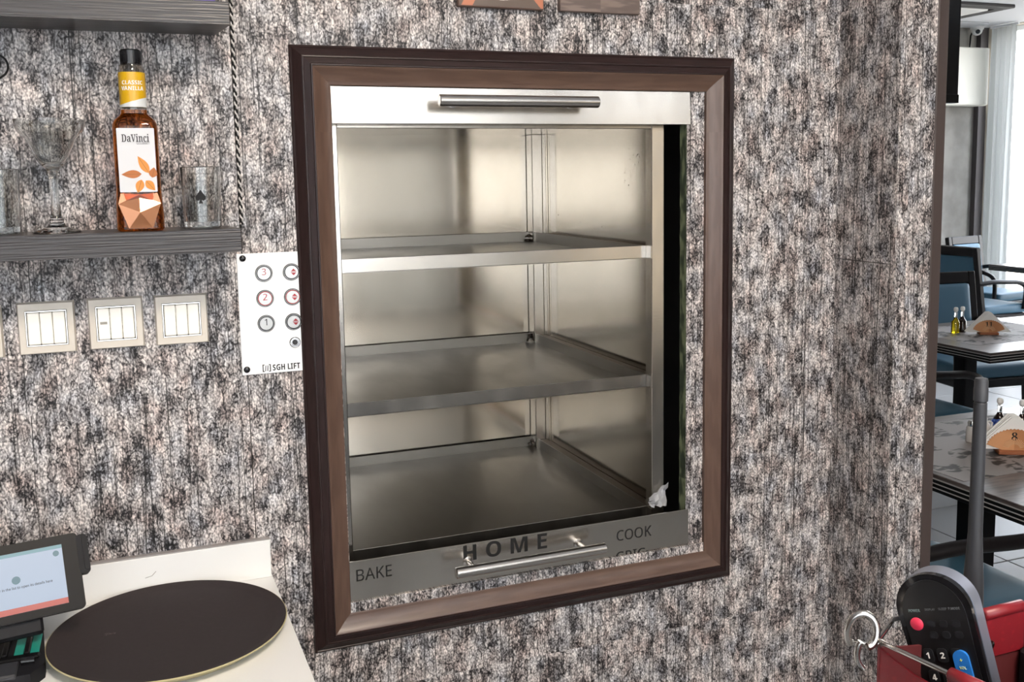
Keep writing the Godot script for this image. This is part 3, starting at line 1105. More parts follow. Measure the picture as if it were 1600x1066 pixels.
func bottle() -> void:
	var t := thing("syrup_bottle", "tall amber syrup bottle with a black cap, yellow neck band and white label", "bottle", Vector3(-0.2335, 1.5222, 0.078))
	var amber := glass_solid(Color(0.90, 0.52, 0.18, 0.0), 0.04)
	var st := begin()
	var b := [Vector2(0, 0.001), Vector2(0.0300, 0.0), Vector2(0.0326, 0.003), Vector2(0.0322, 0.030), Vector2(0.0306, 0.060), Vector2(0.0306, 0.146), Vector2(0.0300, 0.152), Vector2(0.0270, 0.158), Vector2(0.0215, 0.163), Vector2(0.0182, 0.167), Vector2(0.0178, 0.172), Vector2(0, 0.172)]
	lathe(st, b, 64, Transform3D(), 5.0)
	part("body", st, amber, t)
	st = begin()
	lathe(st, [Vector2(0.0160, 0.1722), Vector2(0.0178, 0.1722), Vector2(0.0178, 0.228), Vector2(0.0158, 0.233), Vector2(0.0146, 0.236), Vector2(0.0146, 0.2375), Vector2(0.0130, 0.2375), Vector2(0.0160, 0.228), Vector2(0.0160, 0.1722)], 40)
	part("neck", st, glass_solid(Color(0.93, 0.91, 0.88, 0.0)), t)
	st = begin()
	lathe(st, [Vector2(0.0181, 0.176), Vector2(0.0183, 0.176), Vector2(0.0183, 0.2250), Vector2(0.0181, 0.2250)], 48)
	var nl := part("neck_band", st, neck_print(), t)
	nl.rotation.y = PI
	bent_lettering("CLASSIC", 0.0056, M.paper_white, t, 0.0184, 0.2100)
	bent_lettering("VANILLA", 0.0056, M.paper_white, t, 0.0184, 0.2020)
	st = begin()
	var ribs := 48
	flat(st)
	lathe(st, [Vector2(0, 0.2366), Vector2(0.0142, 0.2366), Vector2(0.0145, 0.2372), Vector2(0.0145, 0.2392)], 40)
	lathe(st, [Vector2(0.0136, 0.2392), Vector2(0.0138, 0.2560), Vector2(0.0128, 0.2574), Vector2(0, 0.2574)], 40)
	for k in ribs:
		var a := TAU * k / ribs
		box(st, Vector3(-0.0003, 0.2400, 0.0134), Vector3(0.0003, 0.2556, 0.0143), 0.0, Transform3D(Basis(Vector3.UP, a), Vector3.ZERO))
	part("screw_cap", st, M.black_gloss, t)
	# white front label, flat on the front face, with its print
	var z := 0.0310
	st = begin()
	prism(st, round_rect(0.0500, 0.0900, 0.0012, 3, Vector2(0, 0.1005)), z - 0.0006, z)
	var la := part("front_label", st, mat(rgb8(206, 206, 208), 0.4), t)
	lettering("DaVinci", 0.0105, mat(rgb8(44, 40, 44), 0.6), la, Vector3(-0.0005, 0.1312, z + 0.0003), true, 0.64, "Droid Serif")
	lettering("GOURMET", 0.0030, mat(rgb8(90, 86, 90), 0.5), la, Vector3(0.0095, 0.1240, z + 0.0003), false, 0.9)
	var leaf_a := mat(rgb8(206, 132, 44), 0.5)
	var leaf_b := mat(rgb8(172, 98, 34), 0.5)
	for q in [[0.0150, 0.0820, 120.0, 0.028, leaf_a], [0.0050, 0.0810, 181.0, 0.027, leaf_b], [0.0045, 0.0730, 252.0, 0.0200, leaf_a], [0.0100, 0.0715, -50.0, 0.0185, leaf_a], [0.0190, 0.0755, 78.0, 0.0150, leaf_b]]:
		st = begin()
		var pts := PackedVector2Array()
		for i in 17:
			var u := i / 8.0 if i <= 8 else (16 - i) / 8.0
			if i == 16:
				continue
			pts.append(Vector2(q[3] * u, (1 if i <= 8 else -1) * 0.0058 * sin(PI * pow(u, 0.8))))
		prism(st, pts, z, z + 0.0003, Transform3D(Basis(Vector3(0, 0, 1), deg_to_rad(q[2])), Vector3(q[0], q[1], 0)))
		part("printed_leaf", st, q[4], la)
		st = begin()
		box(st, Vector3(0.002, -0.0002, z), Vector3(q[3] * 0.92, 0.0002, z + 0.0005), 0.0, Transform3D(Basis(Vector3(0, 0, 1), deg_to_rad(q[2])), Vector3(q[0], q[1], 0)))
		part("leaf_vein", st, mat(rgb8(120, 66, 24), 0.5), la)
	# cut-gem facets below the label
	var zf := 0.0322
	var F := [Vector3(-0.0285, 0.039, zf - 0.0002), Vector3(0.0285, 0.039, zf - 0.0002), Vector3(-0.0160, 0.004, zf + 0.0008), Vector3(0.0160, 0.004, zf + 0.0008), Vector3(0.0, 0.0270, zf + 0.0062), Vector3(0.0, 0.0520, zf - 0.0026), Vector3(-0.0245, 0.0540, zf - 0.002), Vector3(0.0245, 0.0540, zf - 0.002)]
	var cut_amber := mat(rgb8(176, 122, 88), 0.12, 0.5)
	for q in [[0, 2, 4, 0], [3, 1, 4, 0], [2, 3, 4, 2], [0, 4, 5, 1], [4, 1, 5, 1], [0, 5, 6, 1], [1, 7, 5, 1]]:
		st = begin()
		flat(st)
		var A: Vector3 = F[q[0]]
		var B: Vector3 = F[q[1]]
		var C: Vector3 = F[q[2]]
		edge_tri(st, A, B, C)
		part("facet", st, cut_amber, t)


func edge_tri(st: SurfaceTool, a: Vector3, b: Vector3, c: Vector3) -> void:
	if (b - a).cross(c - a).z < 0.0:
		var s := b
		b = c
		c = s
	tri(st, a, b, c, Vector2.ZERO, Vector2.ZERO, Vector2.ZERO)
	var k := Vector3(0, 0, -0.003)
	tri(st, a + k, c + k, b + k, Vector2.ZERO, Vector2.ZERO, Vector2.ZERO)


func neck_print() -> Material:
	# yellow band, white slanting foot
	var im := Image.create(256, 128, false, Image.FORMAT_RGB8)
	im.fill(rgb8(206, 160, 22))
	for x in 256:
		var edge_y := 106 + int(15.0 * sin((x / 256.0 - 0.75) * TAU))
		for y in range(edge_y, 128):
			im.set_pixel(x, y, rgb8(214, 216, 216))
	var m := mat(Color.WHITE, 0.3)
	m.albedo_texture = ImageTexture.create_from_image(im)
	m.uv1_scale = Vector3(1, 1.0 / 0.049, 1)
	m.uv1_offset = Vector3(0, 0.2250 / 0.049, 0)
	return m


func glasses() -> void:
	var t := thing("margarita_glass", "clear stemmed margarita glass on the shelf beside the amber bottle", "glass", Vector3(-0.3455, 1.5222, 0.070))
	var st := begin()
	var outer := [Vector2(0, 0.0), Vector2(0.0310, 0.0), Vector2(0.0325, 0.0015), Vector2(0.0300, 0.0032), Vector2(0.0190, 0.0060), Vector2(0.0120, 0.0100), Vector2(0.0095, 0.0150), Vector2(0.0100, 0.0180), Vector2(0.0072, 0.0230), Vector2(0.0056, 0.0420), Vector2(0.0060, 0.0740), Vector2(0.0078, 0.0870), Vector2(0.0092, 0.0910), Vector2(0.0160, 0.0965), Vector2(0.0205, 0.1030), Vector2(0.0245, 0.1120), Vector2(0.0290, 0.1240), Vector2(0.0330, 0.1325), Vector2(0.0385, 0.1375), Vector2(0.0430, 0.1430), Vector2(0.0455, 0.1500), Vector2(0.0464, 0.1590)]
	var inner := [Vector2(0.0464, 0.1590), Vector2(0.0446, 0.1592), Vector2(0.0436, 0.1508), Vector2(0.0412, 0.1444), Vector2(0.0370, 0.1392), Vector2(0.0312, 0.1338), Vector2(0.0270, 0.1246), Vector2(0.0225, 0.1128), Vector2(0.0182, 0.1040), Vector2(0.0120, 0.0985), Vector2(0, 0.0970)]
	lathe(st, outer + inner.slice(1), 56)
	part("glass_body", st, M.glass, t)
	for k in 2:
		var g := thing("tumbler", ["straight clear tumbler printed with a spade card, between the bottle and the twisted cord", "straight clear tumbler cut off by the left edge of the view"][k], "glass", [Vector3(-0.1460, 1.5222, 0.068), Vector3(-0.4190, 1.5222, 0.056)][k], "clear glasses on the lower shelf")
		st = begin()
		var r0 := 0.0265
		var r1 := 0.0290
		lathe(st, [Vector2(0, 0), Vector2(r0 - 0.002, 0), Vector2(r0, 0.002), Vector2(r1, 0.0900), Vector2(r1 - 0.0008, 0.0908), Vector2(r1 - 0.0018, 0.0902), Vector2(r0 - 0.0018, 0.010), Vector2(0, 0.0085)], 48)
		part("glass_body", st, M.glass, g)
		if k == 0:
			# printed ace of spades, bent round the front of the glass
			st = begin()
			var sp := PackedVector2Array([Vector2(0, 0.011), Vector2(0.0035, 0.006), Vector2(0.0072, 0.001), Vector2(0.0068, -0.0035), Vector2(0.0035, -0.0052), Vector2(0.0010, -0.0034), Vector2(0.0030, -0.0090), Vector2(-0.0030, -0.0090), Vector2(-0.0010, -0.0034), Vector2(-0.0035, -0.0052), Vector2(-0.0068, -0.0035), Vector2(-0.0072, 0.001), Vector2(-0.0035, 0.006)])
			prism(st, sp, 0.0288, 0.0292, Transform3D(Basis(Vector3.UP, -0.12), Vector3(0, 0.046, 0)))
			part("spade_print", st, M.ink, g)
			lettering("A", 0.0072, M.ink, g, Basis(Vector3.UP, -0.62) * Vector3(0, 0, 0.0296) + Vector3(0, 0.071, 0), true, 0.8, "Droid Serif", Basis(Vector3.UP, -0.62))
			st = begin()
			for e in 4:
				var pts := []
				for i in 9:
					var a := lerpf(-0.78, 0.55, i / 8.0)
					match e:
						0: pts.append(Vector3(sin(a) * 0.0290, 0.080, cos(a) * 0.0290))
						1: pts.append(Vector3(sin(a) * 0.0283, 0.018, cos(a) * 0.0283))
						2: pts.append(Vector3(sin(-0.78) * 0.0288, lerpf(0.018, 0.080, i / 8.0), cos(-0.78) * 0.0288))
						3: pts.append(Vector3(sin(0.55) * 0.0288, lerpf(0.018, 0.080, i / 8.0), cos(0.55) * 0.0288))
				tube(st, pts, 0.00025, 5)
			part("card_outline", st, mat(rgb8(60, 56, 56), 0.6), g)


func wall_bits() -> void:
	# two-strand twisted cord hanging at the panel joint
	var t := thing("twisted_cord", "black and pale twisted cord hanging down the wall beside the shelf ends", "cord", Vector3(-0.0840, 1.5230, 0.0038))
	for s in 2:
		var st := begin()
		var pts := []
		for i in 700:
			var y := i * 0.00125
			var a := y * TAU / 0.0135 + PI * s
			pts.append(Vector3(0.0016 * cos(a) + 0.0018 * y, y, 0.0016 * sin(a)))
		tube(st, pts, 0.0015, 6)
		part("strand", st, M.ink if s == 0 else mat(rgb8(206, 200, 196), 0.3), t)
	# small dome-headed stud by the frame corner
	t = thing("wall_stud", "small domed steel stud on the wall above the frame's top corner", "stud", Vector3(0.7790, 1.8170, 0))
	var st := begin()
	lathe(st, [Vector2(0.0062, 0), Vector2(0.0062, 0.0012), Vector2(0.0058, 0.0034), Vector2(0.0044, 0.0056), Vector2(0.0022, 0.0068), Vector2(0, 0.0071)], 28, Transform3D(Basis(Vector3(1, 0, 0), Vector3(0, 0, 1), Vector3(0, -1, 0)), Vector3.ZERO))
	part("dome", st, M.tube, t)
	# two hung boards cut off by the top of the view
	t = thing("picture_board", "hung brown picture board showing a white plate, at the top edge above the hatch", "picture", Vector3(0.3600, 1.8745, 0), "pair of small hung boards above the hatch")
	st = begin()
	box(st, Vector3(-0.0775, 0, 0.0005), Vector3(0.0775, 0.155, 0.0125), 0.0012)
	part("board", st, mat(rgb8(94, 72, 62), 0.5), t)
	st = begin()
	box(st, Vector3(-0.0755, 0.002, 0.0126), Vector3(0.0755, 0.153, 0.0132))
	var pm := mat(Color.WHITE, 0.4)
	pm.albedo_texture = plate_print()
	pm.uv1_scale = Vector3(1 / 0.151, 1 / 0.151, 1)
	pm.uv1_offset = Vector3(0.5, 0.153 / 0.151, 0)
	part("print", st, pm, t)
	t = thing("picture_board", "hung plain brown board, second from the plate picture at the top edge", "picture", Vector3(0.5458, 1.8745, 0), "pair of small hung boards above the hatch")
	st = begin()
	box(st, Vector3(-0.0782, 0, 0.0005), Vector3(0.0782, 0.155, 0.0125), 0.0012)
	var bm := mat(Color.WHITE, 0.5)
	bm.albedo_texture = two_tone(256, 128, FastNoiseLite.TYPE_SIMPLEX, 0.08, 3, 8.0, 1.0, 91, rgb8(92, 78, 72), rgb8(118, 102, 94))
	bm.uv1_scale = Vector3(4, 6, 1)
	part("board", st, bm, t)
	# scroll of black wire at the left edge
	t = thing("wire_scroll", "black wire scroll ornament on the wall at the left edge of the view", "ornament", Vector3(-0.4200, 1.7610, 0.0035))
	st = begin()
	var ring := []
	for i in 48:
		var a := TAU * i / 48
		ring.append(Vector3(0.0215 * cos(a), 0.0185 * sin(a), 0))
	tube(st, ring, 0.0014, 8, true)
	part("outer_ring", st, M.ink, t)
	st = begin()
	var sp := []
	for i in 60:
		var a := -0.9 + i * 0.16
		var r := 0.0185 - 0.00026 * i
		sp.append(Vector3(r * cos(a) * 0.75 - 0.002, r * sin(a) * 0.85 + 0.004, 0.0004))
	tube(st, sp, 0.0013, 8)
	part("inner_scroll", st, M.ink, t)
	# purple carton standing on the upper shelf
	t = thing("purple_carton", "purple carton on the upper shelf, only its bottom edge in view", "box", Vector3(-0.1290, 1.8472, 0.085))
	st = begin()
	box(st, Vector3(-0.0145, 0, -0.02), Vector3(0.0145, 0.12, 0.015), 0.0008)
	part("carton", st, mat(rgb8(70, 52, 140), 0.5), t)


func plate_print() -> ImageTexture:
	var im := Image.create(256, 256, false, Image.FORMAT_RGB8)
	for y in 256:
		for x in 256:
			var c := rgb8(92, 76, 66)
			if absf((x - 34) + (y - 232) * 0.55) < 17.0 or absf((x - 236) - (y - 226) * 0.9) < 15.0:
				c = rgb8(176, 108, 78)
			var d := Vector2(x - 128, (y - 150) * 1.25).length()
			if d < 108:
				c = rgb8(120, 104, 94)
			if absf(d - 104) < 5.0 or absf(d - 84) < 3.0:
				c = rgb8(214, 208, 200)
			if x > 50 and x < 104 and absf((y - 226) + (x - 60) * 0.42) < 7.0:
				c = rgb8(206, 200, 194)
			im.set_pixel(x, y, c)
	return ImageTexture.create_from_image(im)


# letters wrapped round an upright cylinder of radius r, centred on the front
func bent_lettering(text: String, height: float, m: Material, parent: Node3D, r: float, y: float) -> void:
	var o := lettering(text, height, m, parent, Vector3.ZERO, true, 1.0)
	var arrays: Array = o.mesh.surface_get_arrays(0)
	var v: PackedVector3Array = arrays[Mesh.ARRAY_VERTEX]
	var idx: PackedInt32Array = arrays[Mesh.ARRAY_INDEX]
	var st := begin()
	flat(st)
	for k in range(0, idx.size() if idx.size() > 0 else v.size()):
		var p: Vector3 = v[idx[k]] if idx.size() > 0 else v[k]
		var a := p.x / r
		st.add_vertex(Vector3(sin(a) * (r + p.z + 0.0002), y + p.y, cos(a) * (r + p.z + 0.0002)))
	st.generate_normals()
	o.mesh = st.commit()


# -------------------------------------------------------------------- counter, tray, order tablet
func counter_things() -> void:
	var t := thing("counter", "white counter with a low upstand along the bark-pattern wall", "counter", Vector3(0, 0, 0))
	var st := begin()
	# top whose free edge runs out of square by a few millimetres
	var top := PackedVector2Array([Vector2(-1.6, 0.0005), Vector2(-0.0640, 0.0005), Vector2(-0.0555, 0.62), Vector2(-1.6, 0.62)])
	flat(st)
	var P := func(i: int, y: float) -> Vector3: return Vector3(top[i].x, y, top[i].y)
	quad(st, P.call(0, 0.94), P.call(3, 0.94), P.call(2, 0.94), P.call(1, 0.94))
	quad(st, P.call(0, 0.90), P.call(1, 0.90), P.call(2, 0.90), P.call(3, 0.90))
	for i in 4:
		var j := (i + 1) % 4
		var a: Vector3 = P.call(i, 0.90)
		var b: Vector3 = P.call(j, 0.90)
		edge(st, a, b, P.call(j, 0.94), P.call(i, 0.94), (a + b) / 2 - Vector3(-0.8, 0.9, 0.3))
	part("worktop", st, M.counter, t)
	st = begin()
	box(st, Vector3(-1.6, 0.9401, 0.0006), Vector3(-0.0655, 1.0035, 0.0125), 0.0008)
	part("upstand", st, M.counter, t)
	st = begin()
	box(st, Vector3(-1.6, 1.0036, 0.0006), Vector3(-0.0655, 1.0058, 0.0118), 0.0004)
	part("edge_cap", st, mat(rgb8(150, 146, 144), 0.45), t)
	st = begin()
	box(st, Vector3(-1.6, 0.0, 0.01), Vector3(-0.075, 0.8995, 0.58))
	part("cabinet_body", st, M.white, t)
	st = begin()
	tube(st, [Vector3(-0.2600, 0.9705, 0.0126), Vector3(-0.2500, 0.9725, 0.0126), Vector3(-0.2435, 0.9790, 0.0126)], 0.0005, 5)
	part("scratch_mark", st, mat(rgb8(150, 146, 140), 0.7), t)
	# round tray
	t = thing("serving_tray", "round dark brown non-slip serving tray lying on the white counter", "tray", Vector3(-0.2290, 0.9402, 0.1790))
	st = begin()
	lathe(st, [Vector2(0, 0.0), Vector2(0.136, 0.0), Vector2(0.1415, 0.0016), Vector2(0.1600, 0.0145), Vector2(0.1632, 0.0158), Vector2(0.1636, 0.0170), Vector2(0.1622, 0.0178)], 96)
	part("shell", st, M.tray_rim, t)
	st = begin()
	var prof := [Vector2(0.1622, 0.0178), Vector2(0.1590, 0.0172), Vector2(0.1500, 0.0135), Vector2(0.1440, 0.0118), Vector2(0, 0.0112)]
	for i in prof.size() - 1:
		st.set_smooth_group(1)
		var p: Vector2 = prof[i]
		var q: Vector2 = prof[i + 1]
		for k in 96:
			var a := TAU * k / 96
			var b := TAU * (k + 1) / 96
			var A := round_pt(p, a, 2.0)
			var B := round_pt(p, b, 2.0)
			var C := round_pt(q, b, 2.0)
			var D := round_pt(q, a, 2.0)
			var U := func(v: Vector3) -> Vector2: return Vector2(v.x, v.z) / 0.33 + Vector2(0.5, 0.5)
			tri(st, A, C, B, U.call(A), U.call(C), U.call(B))
			if q.x > 0.0:
				tri(st, A, D, C, U.call(A), U.call(D), U.call(C))
	part("rubber_lining", st, M.tray_rubber, t)
	# docking printer under the tablet
	t = thing("order_printer", "black docking printer with two green stickers standing under the tablet", "printer", Vector3(-0.4700, 0.9402, 0.1500))
	st = begin()
	var o := PackedVector2Array([Vector2(-0.12, -0.105), Vector2(0.064, -0.105), Vector2(0.081, 0.068), Vector2(0.081, 0.085), Vector2(0.066, 0.110), Vector2(-0.12, 0.116)])
	slab_prism(st, o, 0.0, 0.020)
	part("case", st, M.black_soft, t)
	for k in 2:
		st = begin()
		var x: float = [0.0475, 0.0670][k]
		box(st, Vector3(x - 0.0065, 0.020, -0.010), Vector3(x + 0.0050, 0.0212, 0.049), 0.0003)
		part("green_sticker", st, M.teal, t)
	for x: float in [0.0300, 0.0575]:
		st = begin()
		box(st, Vector3(x - 0.0036, 0.020, -0.10), Vector3(x + 0.0036, 0.027, 0.056), 0.0015)
		part("rib", st, M.black, t)
	st = begin()
	box(st, Vector3(-0.12, 0.020, 0.054), Vector3(0.074, 0.0245, 0.068), 0.002)
	part("cross_bar", st, M.black, t)
	for x: float in [0.0, 0.0610]:
		st = begin()
		tube(st, [Vector3(x - 0.008, 0.0230, 0.076), Vector3(x + 0.008, 0.0230, 0.076)], 0.0056, 12)
		part("hinge_barrel", st, M.black_gloss, t)
	st = begin()
	box(st, Vector3(-0.12, 0.016, 0.070), Vector3(0.050, 0.0232, 0.112), 0.002)
	part("front_flap", st, M.grey_dark, t)
	# tablet: leaning back, turned a little
	var H := 0.1065
	var W := 0.196
	var yaw := 0.188
	var B := Basis(Vector3.UP, yaw) * Basis(Vector3.RIGHT, -0.486)
	t = thing("order_tablet", "black tablet with a lit pale blue order screen, leaning on its dock", "tablet", Vector3(-0.3372, 1.0010, 0.1680))
	t.basis = B
	st = begin()
	prism(st, round_rect(W, H, 0.006, 5, Vector2(-W / 2, H / 2)), -0.0095, -0.0010, Transform3D(), false)
	prism(st, round_rect(W - 0.002, H - 0.002, 0.005, 5, Vector2(-W / 2, H / 2)), -0.0010, 0.0)
	part("case", st, M.black, t)
	var sx0 := -0.172
	var sx1 := -0.0215
	var sy0 := 0.0115
	var sy1 := H - 0.0130
	st = begin()
	box(st, Vector3(sx0, sy0, 0.0), Vector3(sx1, sy1, 0.0004))
	var scr := part("screen", st, emitter(rgb8(186, 208, 236), 1.15), t)
	st = begin()
	box(st, Vector3(sx0, sy1 - 0.0050, 0.0004), Vector3(sx1, sy1, 0.0006))
	part("header_bar", st, emitter(rgb8(116, 186, 204), 0.9), scr)
	st = begin()
	box(st, Vector3(sx0, sy0, 0.0004), Vector3(sx1, sy0 + 0.0078, 0.0006))
	part("red_bar", st, emitter(rgb8(226, 78, 66), 1.0), scr)
	var fz := Transform3D(Basis(Vector3(1, 0, 0), Vector3(0, 0, 1), Vector3(0, -1, 0)), Vector3(sx1 - 0.0085, sy1 - 0.0115, 0))
	st = begin()
	lathe(st, [Vector2(0.0040, 0.0004), Vector2(0.0040, 0.0007), Vector2(0, 0.0007)], 20, fz)
	part("round_icon", st, emitter(rgb8(58, 136, 160), 0.9), scr)
	fz.origin = Vector3(-0.0830, 0.0560, 0)
	st = begin()
	lathe(st, [Vector2(0.0054, 0.0004), Vector2(0.0054, 0.0007), Vector2(0, 0.0007)], 24, fz)
	part("round_icon", st, emitter(rgb8(62, 138, 164), 0.9), scr)
	lettering("Tap an order in the list to open its details here", 0.0031, M.ink, scr, Vector3(-0.083, 0.0458, 0.0007))
	st = begin()
	prism(st, round_rect(0.014, 0.056, 0.005, 4, Vector2(0.0050, 0.0745)), -0.016, 0.001)
	prism(st, round_rect(0.007, 0.046, 0.003, 4, Vector2(0.0085, 0.0745)), -0.014, 0.003)
	part("card_reader", st, M.black_soft, t)
	st = begin()
	box(st, Vector3(-0.130, -0.020, -0.030), Vector3(-0.055, 0.040, -0.010), 0.004)
	part("stand_arm", st, M.black_soft, t)


func slab_prism(st: SurfaceTool, o: PackedVector2Array, y0: float, y1: float) -> void:
	var idx := Geometry2D.triangulate_polygon(o)
	flat(st)
	var P := func(i: int, y: float) -> Vector3: return Vector3(o[i].x, y, o[i].y)
	for k in range(0, idx.size(), 3):
		var a: Vector3 = P.call(idx[k], 0)
		var b: Vector3 = P.call(idx[k + 1], 0)
		var c: Vector3 = P.call(idx[k + 2], 0)
		if (b - a).cross(c - a).y < 0.0:
			var s := b
			b = c
			c = s
		var u := Vector3(0, y1, 0)
		var d := Vector3(0, y0, 0)
		tri(st, a + u, b + u, c + u, Vector2(a.x, a.z), Vector2(b.x, b.z), Vector2(c.x, c.z))
		tri(st, a + d, c + d, b + d, Vector2(a.x, a.z), Vector2(c.x, c.z), Vector2(b.x, b.z))
	var mid := Vector3.ZERO
	for i in o.size():
		mid += P.call(i, 0) / o.size()
	for i in o.size():
		var j := (i + 1) % o.size()
		var a: Vector3 = P.call(i, y0)
		var b: Vector3 = P.call(j, y0)
		edge(st, a, b, P.call(j, y1), P.call(i, y1), Vector3((a + b).x / 2, 0, (a + b).z / 2) - mid)


# -------------------------------------------------------------------- red caddy with the remote, nearest the viewer
func caddy_things() -> void:
	var stand := thing("side_stand", "small dark stand under the red leather caddy", "stand", Vector3(0.36, 0, 1.11))
	var st := begin()
	box(st, Vector3(-0.22, 1.08, -0.14), Vector3(0.24, 1.11, 0.13), 0.003)
	part("stand_top", st, M.wood_dark, stand)
	st = begin()
	tube(st, [Vector3(0, 0.02, 0), Vector3(0, 1.08, 0)], 0.03, 16)
	part("stand_column", st, M.wood_dark, stand)
	st = begin()
	lathe(st, [Vector2(0, 0), Vector2(0.18, 0), Vector2(0.18, 0.015), Vector2(0.03, 0.03), Vector2(0, 0.03)], 32)
	part("stand_foot", st, M.wood_dark, stand)
	var y := 1.262
	var L := Vector3(0.2250, y, 1.1000)
	var F := Vector3(0.2420, y, 1.1860)
	var Bk := Vector3(0.3950, y, 1.0960)
	var Rr := Vector3(0.4150, y, 1.1900)
	var t := thing("leather_caddy", "red leather caddy on a bent metal rim holding a black remote", "caddy")
	var drop := Vector3(0, 0.150, 0)
	var cen := (L + F + Bk + Rr) / 4
	var cs := [L, F, Rr, Bk]
	for i in 4:
		var a: Vector3 = cs[i]
		var b: Vector3 = cs[(i + 1) % 4]
		st = begin()
		flat(st)
		var n := ((a + b) / 2 - cen)
		n = (n - (b - a).normalized() * n.dot((b - a).normalized())).normalized()
		var k := Vector3(0, -0.004, 0)
		var sag := 6
		for s in sag:
			var u0 := float(s) / sag
			var u1 := float(s + 1) / sag
			var d0 := Vector3(0, -0.010 * sin(PI * u0), 0)
			var d1 := Vector3(0, -0.010 * sin(PI * u1), 0)
			var p := a.lerp(b, u0) + k + d0
			var q := a.lerp(b, u1) + k + d1
			edge(st, p - drop - d0, q - drop - d1, q, p, n)
			edge(st, p - drop - d0 - n * 0.002, q - drop - d1 - n * 0.002, q - n * 0.002, p - n * 0.002, -n)
			edge(st, p, q, q - n * 0.002, p - n * 0.002, Vector3.UP)
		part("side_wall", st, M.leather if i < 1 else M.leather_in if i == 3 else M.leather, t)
	st = begin()
	quad(st, F - drop, Rr - drop, Bk - drop, L - drop)
	part("bottom", st, M.leather_in, t)
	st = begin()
	tube(st, [L + Vector3(0.006, 0, -0.010), L, L.lerp(F, 0.5), F, F.lerp(Rr, 0.5), Rr], 0.0019, 10)
	tube(st, [L, L.lerp(Bk, 0.2) + Vector3(0, 0, -0.022), L.lerp(Bk, 0.45) + Vector3(0, 0, -0.016), L.lerp(Bk, 0.62), Bk, Bk.lerp(Rr, 0.5), Rr], 0.0019, 10)
	part("rim_rod", st, M.tube, t)
	# leather tabs wrapped round the rim
	for q in [[L.lerp(Bk, 0.70), (Bk - L).normalized(), 0.020], [L.lerp(F, 0.78), (F - L).normalized(), 0.013]]:
		st = begin()
		var c: Vector3 = q[0]
		var d: Vector3 = q[1]
		var pr := []
		tube(st, [c - d * q[2], c - d * (q[2] - 0.001), c + d * (q[2] - 0.001), c + d * q[2]], [0.0030, 0.0046, 0.0046, 0.0030], 14)
		var nn := d.cross(Vector3.UP).normalized()
		box(st, Vector3(-q[2], -0.034, -0.0032), Vector3(q[2], 0.001, 0.0032), 0.0012, Transform3D(Basis(d, Vector3.UP, d.cross(Vector3.UP)), c))
		part("wrapped_tab", st, M.leather, t)
	# rivet on the far tab
	st = begin()
	lathe(st, [Vector2(0.0040, 0), Vector2(0.0036, 0.0014), Vector2(0, 0.0024)], 16, Transform3D(Basis(Vector3(1, 0, 0), Vector3(0, 0, 1), Vector3(0, -1, 0)), L.lerp(Bk, 0.62) + Vector3(-0.003, -0.022, 0.004)))
	part("rivet", st, M.chrome, t)
	# curled end of the rim: a snail of bright rod
	st = begin()
	var pts := []
	var cx := Vector3(0.2165, y + 0.0075, 1.0935)
	var ex := Vector3(0.90, 0, 0.36)
	for i in 30:
		var a := -2.4 - i * 0.185
		var r := 0.0140 - 0.00020 * i
		pts.append(cx + ex * (r * cos(a) * 0.82) + Vector3(0, r * sin(a) * 1.12, 0) + Vector3(-0.3, 0, 0.9) * (0.0003 * i))
	tube(st, pts, 0.0027, 10)
	pts = [pts[0] + Vector3(0.002, 0.003, 0), pts[0], L + Vector3(-0.004, -0.002, 0), L + Vector3(0.003, 0.0, 0.001)]
	tube(st, pts, 0.0019, 10)
	var lp := []
	for i in 12:
		var a := 2.4 + i * 0.16
		lp.append(L + Vector3(-0.006, -0.008, 0) + ex * (0.010 * cos(a)) + Vector3(0, 0.013 * sin(a), 0))
	tube(st, lp, 0.0023, 10)
	part("curled_end", st, M.tube, t)
	# remote control
	t = thing("remote_control", "black remote control with a red button and a blue rocker, standing in the red caddy", "remote control")
	t.transform = Transform3D(Basis(Vector3(0.4627, 0.2919, 0.8371), Vector3(-0.1597, 0.9422, -0.2947), Vector3(-0.8720, 0.0026, 0.4610)).orthonormalized(), Vector3(0.2637, 1.3043, 1.1003))
	var len := 0.150
	var hw := 0.0262
	var o := PackedVector2Array()
	for i in 25:
		var a := PI * i / 24
		o.append(Vector2(hw * cos(a), -hw + hw * sin(a)))
	o.append(Vector2(-hw * 0.86, -len))
	o.append(Vector2(hw * 0.86, -len))
	st = begin()
	prism(st, o, -0.006, -0.0005, Transform3D(), true)
	part("face_shell", st, M.black_gloss, t)
	st = begin()
	var o2 := PackedVector2Array()
	for v in o:
		o2.append(Vector2(v.x * 1.02, v.y))
	prism(st, o2, -0.021, -0.006, Transform3D(), true)
	part("silver_back", st, mat(rgb8(150, 156, 172), 0.28, 0.7), t)
	st = begin()
	var o3 := PackedVector2Array()
	for v in o:
		o3.append(Vector2(v.x * 0.84, v.y * 0.97 - 0.004))
	prism(st, o3, -0.0005, 0.0004, Transform3D(), true)
	part("face_inlay", st, mat(rgb8(13, 13, 15), 0.4), t)
	var disc := Basis(Vector3(1, 0, 0), Vector3(0, 0, 1), Vector3(0, -1, 0))
	st = begin()
	lathe(st, [Vector2(0.0046, 0.0004), Vector2(0.0046, 0.0010), Vector2(0.0040, 0.0014), Vector2(0, 0.0016)], 24, Transform3D(disc, Vector3(-0.0140, -0.0350, 0)))
	part("red_button", st, mat(rgb8(196, 44, 72), 0.45), t)
	st = begin()
	prism(st, round_rect(0.0105, 0.024, 0.0052, 6, Vector2(0.0110, -0.0655)), 0.0004, 0.0028, Transform3D(), true)
	part("blue_rocker", st, mat(rgb8(34, 104, 178), 0.4), t)
	lettering("+", 0.0030, mat(rgb8(200, 210, 120), 0.5), t, Vector3(0.0110, -0.0600, 0.0030))
